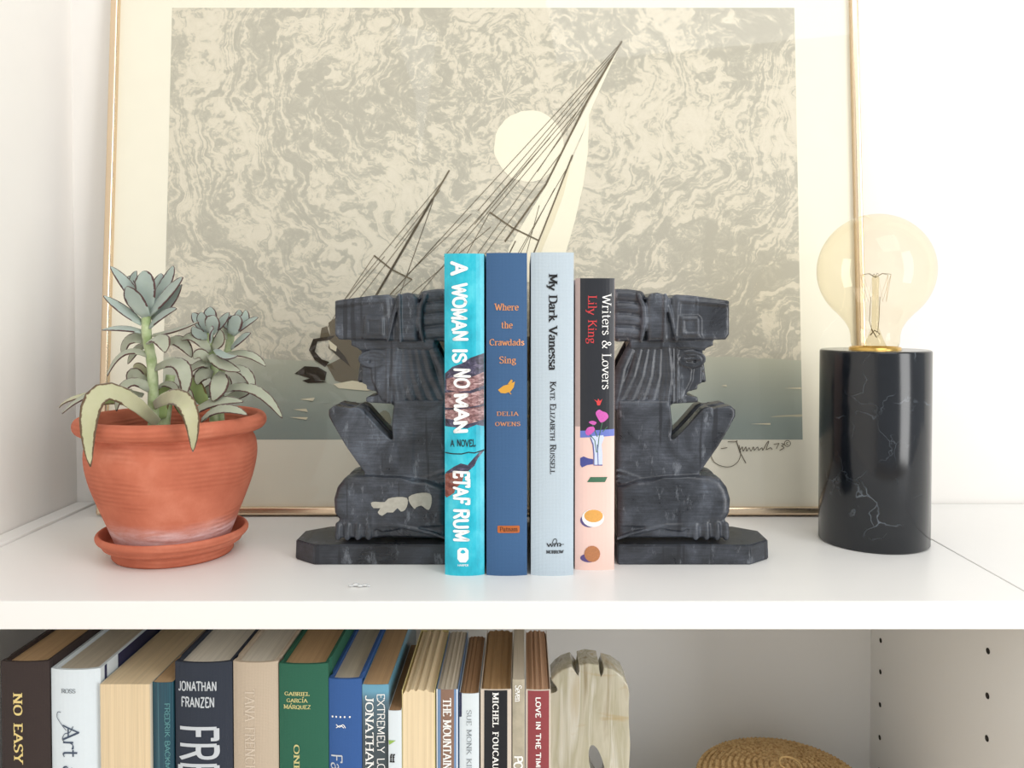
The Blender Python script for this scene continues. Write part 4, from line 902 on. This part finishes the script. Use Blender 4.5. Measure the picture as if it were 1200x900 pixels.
for a in [
    # crown of the tall stem
    ((470, 320), (418, 200), (430, 118), 55, (0.004, 0.010, 0.012), C, 0), ((480, 310), (400, 190), (412, 150), 50, (0.004, 0.010, 0.013), C, 0),
    ((490, 300), (535, 200), (552, 130), 66, (0.002, 0.007, 0.010), C, 0), ((495, 300), (575, 190), (614, 92), 76, (0.000, 0.004, 0.006), (-0.3, -0.9, 0.3), 0),
    ((462, 320), (388, 205), (297, 95), 66, (0.0, 0.000, -0.002), Lf, 0), ((488, 315), (476, 190), (458, 122), 104, (-0.002, -0.005, -0.004), (0, -1, 0.1), 0),
    ((495, 335), (590, 235), (662, 150), 84, (-0.003, -0.008, -0.012), (-0.55, -0.8, 0.4), 0), ((508, 360), (600, 280), (656, 186), 70, (0.000, -0.002, -0.006), (-0.5, -0.8, 0.3), 0),
    ((480, 345), (425, 262), (380, 195), 98, (-0.005, -0.011, -0.016), (-0.3, -1, 0.35), 0),
    ((456, 385), (365, 320), (262, 243), 62, (-0.003, -0.006, -0.010), (0.35, -0.6, 0.75), 0), ((498, 400), (560, 345), (630, 308), 66, (-0.004, -0.010, -0.016), (-0.4, -0.7, 0.6), 0),
    ((460, 428), (365, 412), (255, 415), 62, (-0.002, -0.006, -0.010), U, 0), ((512, 442), (630, 418), (742, 374), 56, (-0.002, -0.006, -0.010), U, 1),
    ((475, 470), (395, 468), (362, 548), 74, (0.000, 0.002, 0.002), (-0.3, -0.8, 0.6), 1), ((470, 500), (430, 520), (385, 585), 60, (0.006, 0.012, 0.014), (-0.2, -0.8, 0.5), 1),
    ((492, 478), (550, 466), (572, 528), 82, (-0.004, -0.016, -0.024), (0.0, -0.55, 0.8), 1), ((588, 482), (650, 478), (706, 552), 70, (0.004, 0.004, 0.002), (0.2, -0.8, 0.6), 1),
    ((486, 545), (370, 535), (282, 646), 60, (-0.004, -0.008, -0.012), (-0.3, -0.5, 0.8), 1),
    ((530, 606), (652, 598), (666, 757), 82, (-0.004, -0.018, -0.024), (0.4, -0.7, 0.5), 1),
    ((490, 640), (445, 605), (412, 602), 50, (0.008, 0.012, 0.014), C, 2), ((492, 672), (430, 640), (378, 668), 58, (0.008, 0.014, 0.016), C, 2), ((480, 700), (420, 640), (400, 690), 74, (0.000, 0.002, 0.002), C, 1),
    ((494, 712), (385, 690), (328, 822), 78, (-0.006, -0.016, -0.022), (-0.3, -0.7, 0.6), 1), ((540, 705), (590, 690), (640, 730), 56, (0.000, 0.000, -0.002), U, 1),
    ((640, 700), (690, 740), (694, 815), 50, (0.002, -0.002, -0.006), C, 1),
    # low, long leaves lying over the rim
    ((460, 745), (230, 735), (55, 836), 66, (-0.002, -0.006, -0.010), U, 1), ((400, 720), (150, 750), (40, 806), 56, (0.006, 0.008, 0.010), U, 2), ((420, 790), (300, 760), (240, 800), 60, (0.012, 0.014, 0.014), C, 3),
    ((700, 848), (820, 782), (965, 776), 66, (-0.010, -0.014, -0.014), (0, -0.7, 0.8), 1), ((760, 868), (860, 815), (985, 842), 62, (-0.022, -0.030, -0.034), (0, -0.7, 0.8), 1),
    ((830, 735), (1010, 715), (1160, 858), 66, (0.004, 0.000, -0.006), (0.2, -0.7, 0.8), 1), ((860, 770), (960, 730), (1000, 705), 56, (0.012, 0.020, 0.026), C, 1),
    # broad bright leaves between the stems
    ((780, 800), (730, 705), (662, 640), 92, (0.004, 0.008, 0.010), (-0.4, -0.9, 0.3), 3), ((700, 860), (650, 760), (660, 700), 84, (0.012, 0.016, 0.018), C, 3), ((560, 860), (560, 760), (600, 690), 86, (0.004, 0.006, 0.008), C, 3), ((660, 640), (690, 610), (720, 602), 46, (0.014, 0.016, 0.018), C, 2),
    # middle stem
    ((800, 430), (800, 350), (800, 298), 74, (0.008, 0.010, 0.010), C, 0), ((782, 430), (742, 370), (708, 330), 56, (0.006, 0.006, 0.006), C, 0), ((790, 425), (762, 365), (758, 325), 58, (0.006, 0.006, 0.006), C, 0),
    ((815, 425), (862, 375), (895, 327), 60, (0.004, 0.002, 0.000), (-0.4, -0.8, 0.3), 0), ((805, 430), (815, 375), (822, 342), 86, (0.000, -0.004, -0.006), C, 0), ((800, 470), (805, 428), (814, 410), 66, (-0.002, -0.010, -0.014), (0, -0.8, 0.6), 0),
    ((785, 450), (738, 432), (712, 396), 56, (0.004, 0.002, 0.000), C, 0), ((812, 500), (845, 470), (848, 412), 62, (0.004, 0.002, 0.000), C, 1),
    ((795, 525), (725, 455), (655, 468), 62, (0.004, 0.002, 0.000), (-0.1, -0.8, 0.7), 1), ((795, 572), (750, 535), (718, 562), 56, (0.004, 0.000, -0.002), C, 1), ((800, 490), (770, 468), (748, 472), 42, (0.010, 0.014, 0.016), C, 0),
    ((800, 595), (740, 592), (678, 648), 56, (0.006, 0.004, 0.002), (-0.2, -0.7, 0.7), 1), ((835, 640), (845, 690), (810, 772), 96, (0.000, -0.010, -0.016), (0.1, -0.9, 0.3), 1), ((810, 640), (760, 640), (735, 690), 74, (0.006, 0.004, 0.002), C, 1),
    ((828, 515), (885, 555), (938, 543), 60, (0.002, -0.008, -0.014), (0.0, -0.4, 1), 0), ((800, 545), (860, 590), (950, 622), 66, (0.000, -0.006, -0.010), (0.1, -0.8, 0.7), 1), ((865, 545), (985, 540), (1076, 597), 56, (0.010, 0.008, 0.006), (0.1, -0.6, 0.8), 1),
    ((880, 610), (975, 630), (1016, 726), 58, (0.008, 0.006, 0.004), (0.3, -0.7, 0.6), 1), ((840, 700), (800, 720), (765, 750), 66, (0.010, 0.010, 0.010), C, 1), ((860, 640), (880, 680), (880, 720), 60, (0.012, 0.012, 0.012), C, 1),
    # back stem
    ((905, 430), (888, 370), (906, 345), 56, (0.014, 0.016, 0.018), C, 0), ((910, 430), (938, 365), (944, 312), 56, (0.014, 0.016, 0.018), C, 0), ((915, 430), (968, 370), (975, 314), 56, (0.012, 0.012, 0.012), C, 0),
    ((905, 435), (928, 375), (935, 338), 84, (0.008, 0.006, 0.004), C, 0), ((918, 440), (985, 385), (1040, 352), 54, (0.010, 0.008, 0.006), Rt, 0), ((908, 505), (955, 465), (1002, 430), 60, (0.010, 0.004, 0.000), Rt, 0),
    ((898, 445), (865, 430), (842, 392), 60, (0.014, 0.012, 0.012), C, 1), ((895, 430), (870, 390), (870, 350), 56, (0.016, 0.018, 0.020), C, 0)]:
    leaf(*a)
leaf((184, 496), (118, 462), (106, 547), 23, (-0.030, -0.062, -0.074), (0.3, -0.8, 0.5), 2, 0.14, True)
leaf((180, 476), (216, 470), (226, 529), 19, (-0.003, -0.072, -0.0735), (0.25, -0.95, 0.15), 2, 0.22, True)

# ------------------------------------------------------------------ marble lamp with a globe bulb
LX, LY = 0.2945, 0.1480; LH = 0.1605
lamp = tag(empty('table_lamp', (LX, LY, 0)), 'black marble cylinder lamp with a large amber globe bulb', 'lamp')
mm = M('black_marble', rough=0.16, spec=0.55); v = mm.tc()
def veins(sc, thr, rot, seed):
    vo = mm.n('ShaderNodeTexVoronoi', feature='DISTANCE_TO_EDGE'); vo.inputs['Scale'].default_value = sc
    nn = mm.n('ShaderNodeTexNoise'); nn.inputs['Scale'].default_value = 46; nn.inputs['Detail'].default_value = 5
    vv = mm.tc(rot=rot); mm.l(vv, nn.inputs['Vector'])
    vm = mm.n('ShaderNodeVectorMath', operation='MULTIPLY_ADD'); vm.inputs[1].default_value = (0.035, 0.035, 0.035); mm.l(nn.outputs['Color'], vm.inputs[0]); mm.l(vv, vm.inputs[2]); mm.l(vm.outputs[0], vo.inputs['Vector'])
    return mm.math('MULTIPLY', mm.ramp(vo.outputs['Distance'], [(0.0, g(1)), (thr, g(0))]), mm.ramp(mm.noise(vv, seed, 3), [(0.50, g(0)), (0.64, g(1))]))
vn = mm.math('MAXIMUM', veins(13, 0.010, (0.3, 1.0, 0.2), 26), mm.math('MULTIPLY', veins(24, 0.011, (1.2, 0.4, 0.9), 33), 0.6))
mm.color(mm.mix(mm.math('MULTIPLY', vn, 0.5), mm.mix(mm.noise(v, 30, 5, 0.65), srgb(8, 10, 14), srgb(26, 31, 38)), srgb(140, 150, 160)))
bm = new(); Rb = 0.0437
lathe(bm, [(Rb - 0.0008, 0.0003), (Rb, 0.0011), (Rb, LH - 0.0015), (Rb - 0.0005, LH - 0.0005), (Rb - 0.0015, LH), (0.0215, LH), (0.0212, LH - 0.012), (0.001, LH - 0.012)], 128, cap_top=True)
mb_ = obj('marble_base', bm, mm.m, lamp)
for p in mb_.data.polygons: p.use_smooth = len(p.vertices) == 4 and abs(p.normal.z) < 0.5
brass = M('brass', srgb(206, 170, 96), 0.25, 1.0).m
bm = new(); lathe(bm, [(0.0165, LH - 0.0117), (0.0205, LH - 0.0117), (0.0205, LH + 0.0016), (0.0195, LH + 0.0024), (0.0172, LH + 0.0020), (0.0165, LH - 0.002)], 48, cap_bottom=False)
bm.faces.ensure_lookup_table(); obj('socket_ring', bm, brass, lamp, True)
gm = M('amber_glass'); nt = gm.nt; nt.nodes.remove(gm.b)
tr = gm.n('ShaderNodeBsdfTransparent'); gl = gm.n('ShaderNodeBsdfGlossy'); gl.inputs['Roughness'].default_value = 0.03
lw = gm.n('ShaderNodeLayerWeight'); lw.inputs[0].default_value = 0.30
gm.l(gm.ramp(lw.outputs['Facing'], [(0.0, (0.985, 0.955, 0.88)), (0.75, (0.965, 0.925, 0.82)), (1.0, (0.80, 0.72, 0.56))]), tr.inputs[0])
fr = gm.n('ShaderNodeFresnel'); fr.inputs[0].default_value = 1.35; geo = gm.n('ShaderNodeNewGeometry')
mx = gm.n('ShaderNodeMixShader'); gm.l(gm.math('ADD', gm.math('MULTIPLY', fr.outputs[0], gm.math('SUBTRACT', 1.0, geo.outputs['Backfacing'])), gm.math('MULTIPLY', geo.outputs['Backfacing'], 0.05)), mx.inputs[0]); gm.l(tr.outputs[0], mx.inputs[1]); gm.l(gl.outputs[0], mx.inputs[2]); gm.l(mx.outputs[0], nt.nodes['Material Output'].inputs[0])
Rg = 0.0468; zc = LH + 0.0662
pr = [(0.0008, zc + Rg)]
for i in range(1, 25):
    a = math.pi / 2 - (math.pi * 0.5 + 0.88) * i / 24
    pr.append((Rg * math.cos(a), zc + Rg * math.sin(a)))
pr += [(0.0240, LH + 0.0235), (0.0206, LH + 0.0175), (0.0194, LH + 0.0120), (0.0192, LH + 0.0060), (0.0180, LH + 0.0025), (0.0162, LH + 0.0006)]
bulb = obj('globe_bulb', lathe(new(), pr[::-1], 72, cap_bottom=False, cap_top=True), gm.m, lamp, True)
clear = M('clear_glass'); nt = clear.nt; nt.nodes.remove(clear.b); tr = clear.n('ShaderNodeBsdfTransparent'); tr.inputs[0].default_value = (0.93, 0.90, 0.80, 1)
gl = clear.n('ShaderNodeBsdfGlossy'); gl.inputs['Roughness'].default_value = 0.05; lw = clear.n('ShaderNodeFresnel'); lw.inputs[0].default_value = 1.5; geo = clear.n('ShaderNodeNewGeometry')
mx = clear.n('ShaderNodeMixShader'); clear.l(clear.math('MULTIPLY', lw.outputs[0], clear.math('SUBTRACT', 1.0, geo.outputs['Backfacing'])), mx.inputs[0]); clear.l(tr.outputs[0], mx.inputs[1]); clear.l(gl.outputs[0], mx.inputs[2]); clear.l(mx.outputs[0], nt.nodes['Material Output'].inputs[0])
clear = clear.m
obj('glass_stem', lathe(new(), [(0.010, LH + 0.001), (0.006, LH + 0.010), (0.0030, LH + 0.018), (0.0026, LH + 0.050), (0.0030, LH + 0.060), (0.0012, LH + 0.062)], 20, cap_top=True), clear, bulb, True)
wire = M('support_wire', srgb(126, 112, 84), 0.35, 0.8).m
for s_ in (-1, 1):
    tube_pts = [(s_ * 0.002, 0, LH + 0.014), (s_ * 0.004, 0.002, LH + 0.024), (s_ * 0.0055, 0.004 * s_, LH + 0.044)]
    obj('support_wire', tube(new(), tube_pts, 0.00025, 6), wire, bulb, True)
for k in range(6):
    a = k * math.pi / 3 + 0.3
    obj('support_wire', tube(new(), [(0, 0, LH + 0.060), (0.006 * math.cos(a), 0.006 * math.sin(a), LH + 0.0635), (0.0125 * math.cos(a), 0.0125 * math.sin(a), LH + 0.0625)], 0.0002, 5), wire, bulb, True)
fp = []
for k in range(13):
    a = k * math.pi / 6 + 0.3; up = k % 2 == 0
    fp.append(((0.0125 if up else 0.0085) * math.cos(a), (0.0125 if up else 0.0085) * math.sin(a), LH + (0.0625 if up else 0.040)))
obj('filament', tube(new(), fp, 0.00013, 5), M('filament', srgb(180, 150, 100), 0.4, 0.6).m, bulb)
obj('stem_press', tube(new(), [(-0.004, 0, LH + 0.012), (0, 0.001, LH + 0.016), (0.004, 0, LH + 0.013), (0.001, -0.001, LH + 0.010), (-0.003, 0, LH + 0.017)], 0.0005, 6), wire, bulb, True)

# ------------------------------------------------------------------ onyx ornament, straw basket, bit of clear plastic
OY = 0.118
def O(*pts): return [XZ(x, y, OY) for x, y in pts]
oc = O((690, 1058))[0]
outl = [(646, 797), (652, 790), (659, 785), (670, 781), (673, 786), (676.5, 794), (679.5, 793), (678.3, 780), (688, 777.5), (702, 779.5), (702.3, 794), (706, 795.5), (707.5, 782), (719, 785), (731, 793.5), (735.5, 803), (738, 812), (737, 824), (735, 833), (737, 848), (738.5, 872), (737, 900), (733, 950), (724, 985), (735, 1020), (742, 1058), (640, 1058), (645, 1020), (655, 985), (640, 950), (632, 900), (630, 860), (636, 825), (644, 812), (652, 813), (656, 809), (650, 803)]
bm = new(); slab(bm, [(x - oc[0], z + 0.2895) for x, z in O(*outl)], 0, 0.030, 0.004, 4)
cut = new(); slab(cut, [(x - oc[0], z + 0.2895) for x, z in O(*[(700 + 8.5 * math.cos(a * math.pi / 10) + 0.22 * 26 * math.sin(a * math.pi / 10), 900 + 27 * math.sin(a * math.pi / 10)) for a in range(20)])], -0.01, 0.04)
onyx = M('banded_onyx', rough=0.16, spec=0.6)
vv = onyx.tc(scale=(1, 0.6, 0.10), rot=(0, 0.12, 0)); n1 = onyx.noise(vv, 80, 5, 0.5, 0.5); n2 = onyx.noise(onyx.tc(scale=(0.5, 0.5, 1.6)), 36, 4, 0.5, 1.0)
base = onyx.ramp(n1, [(0.32, srgb(166, 156, 130)), (0.43, srgb(206, 202, 184)), (0.52, srgb(186, 182, 158)), (0.60, srgb(218, 216, 204)), (0.70, srgb(192, 178, 142))])
onyx.color(onyx.mix(onyx.ramp(n2, [(0.60, g(0)), (0.72, g(0.5))]), base, srgb(186, 158, 104)))
onyx.b.inputs['Subsurface Weight'].default_value = 0.25; onyx.b.inputs['Subsurface Radius'].default_value = (0.01, 0.009, 0.006); onyx.b.inputs['Subsurface Scale'].default_value = 0.5
ob = obj('onyx_ornament', bm, onyx.m, None, False, loc=(oc[0], OY, -0.2895))
cb = obj('cutter', cut, onyx.m, None, False, loc=(oc[0], OY, -0.2895))
md = ob.modifiers.new('b', 'BOOLEAN'); md.object = cb; md.operation = 'DIFFERENCE'; md.solver = 'EXACT'
bpy.context.view_layer.update(); dg = bpy.context.evaluated_depsgraph_get(); me = bpy.data.meshes.new_from_object(ob.evaluated_get(dg), depsgraph=dg); ob.modifiers.clear(); ob.data = me
bpy.data.objects.remove(cb)
for p in me.polygons: p.use_smooth = True
try: me.set_sharp_from_angle(angle=R(40))
except Exception: pass
tag(ob, 'cream banded onyx carving with notched rounded top, just right of the lower book row', 'ornament')

BX, BY = 0.2185, 0.150
straw = M('woven_straw', rough=0.8, spec=0.25); sv = straw.tc()
straw.color(straw.ramp(straw.noise(sv, 240, 5, 0.7), [(0.32, srgb(140, 108, 68)), (0.46, srgb(192, 156, 106)), (0.60, srgb(214, 184, 134)), (0.72, srgb(164, 120, 78))])); straw.bump(straw.noise(sv, 700, 3), 0.5, 0.0008); straw = straw.m
bask = tag(empty('straw_basket', (BX, BY, -0.2897)), 'round coiled straw basket with a domed lid and string loop in the lower compartment', 'basket')
bask.scale = (0.9, 0.9, 0.9)
lid = obj('lid', lathe(new(), [(0.0735, 0.0905), (0.0735, 0.0935), (0.060, 0.0985), (0.040, 0.1025), (0.018, 0.1045), (0.001, 0.105)], 48, cap_top=True), straw, bask, True)
def coil(r, z, rad, parent, seed):
    bm = new(); n = max(18, int(2 * math.pi * r / 0.0042)) * 2; m = 6; rings = []
    rg_ = random.Random(seed)
    for i in range(n):
        a = 2 * math.pi * i / n + seed; q = rad * ((1.08 if i % 2 else 0.74) + rg_.uniform(-0.06, 0.06)); dz = rg_.uniform(-0.0002, 0.0002)
        rings.append([bm.verts.new(((r + q * math.cos(2 * math.pi * k / m)) * math.cos(a), (r + q * math.cos(2 * math.pi * k / m)) * math.sin(a), z + dz + q * math.sin(2 * math.pi * k / m))) for k in range(m)])
    for i in range(n):
        a, b = rings[i], rings[(i + 1) % n]
        for k in range(m): bm.faces.new((a[k], a[(k + 1) % m], b[(k + 1) % m], b[k]))
    return obj('coil', bm, straw, parent)
for k in range(13):
    r = 0.0755 - k * 0.0057
    coil(r, 0.0925 + 0.0130 * (1 - (r / 0.0755) ** 2), 0.0029, lid, k)
bb = obj('basket_body', lathe(new(), [(0.062, 0.0012), (0.070, 0.012), (0.0735, 0.040), (0.0735, 0.065), (0.072, 0.088), (0.070, 0.0885)], 48), straw, bask, True)
for k in range(15):
    z = 0.0035 + k * 0.0058; r = 0.0640 + 0.011 * math.sin(min(1, (k + 1) / 9) * math.pi / 2)
    coil(r, z, 0.0031, bb, k + 40)
lp = catmull([(0.012, -0.022, 0.105), (0.004, -0.020, 0.109), (-0.004, -0.012, 0.112), (0.000, -0.004, 0.114), (0.010, -0.003, 0.113), (0.016, -0.010, 0.110), (0.014, -0.020, 0.106)], 6)
obj('string_loop', tube(new(), [(x + 0.001, y + 0.004, z + 0.0010) for x, y, z in lp], 0.0009, 8), plain('jute_string', (206, 172, 116), 0.8, var=0.2, scale=900), bask, True)

cpt = W(424, 687, 0.0); rr2 = ray(418, 688); t = -CAM.z / rr2.z; cp = CAM + rr2 * t
bm = new()
for dx_, dy_, r_ in ((-0.004, 0.0, 0.0016), (-0.001, 0.0012, 0.0022), (0.0025, -0.0004, 0.0018), (0.0055, 0.0010, 0.0017), (0.008, 0.0003, 0.0011)):
    bmesh.ops.create_icosphere(bm, subdivisions=2, radius=r_, matrix=Matrix.Translation((dx_, dy_, r_ * 0.55)) @ Matrix.Diagonal((1.25, 0.9, 0.55, 1)))
pl2 = M('clear_plastic', srgb(240, 241, 240), 0.12, 0, 0.5); pl2.b.inputs['Transmission Weight'].default_value = 0.35; pl2.b.inputs['IOR'].default_value = 1.35
tag(obj('plastic_scrap', bm, pl2.m, None, True, loc=(cp.x, cp.y, 0.0002)), 'tiny clear lumpy scrap lying on the white shelf in front of the left bookend', 'scrap')
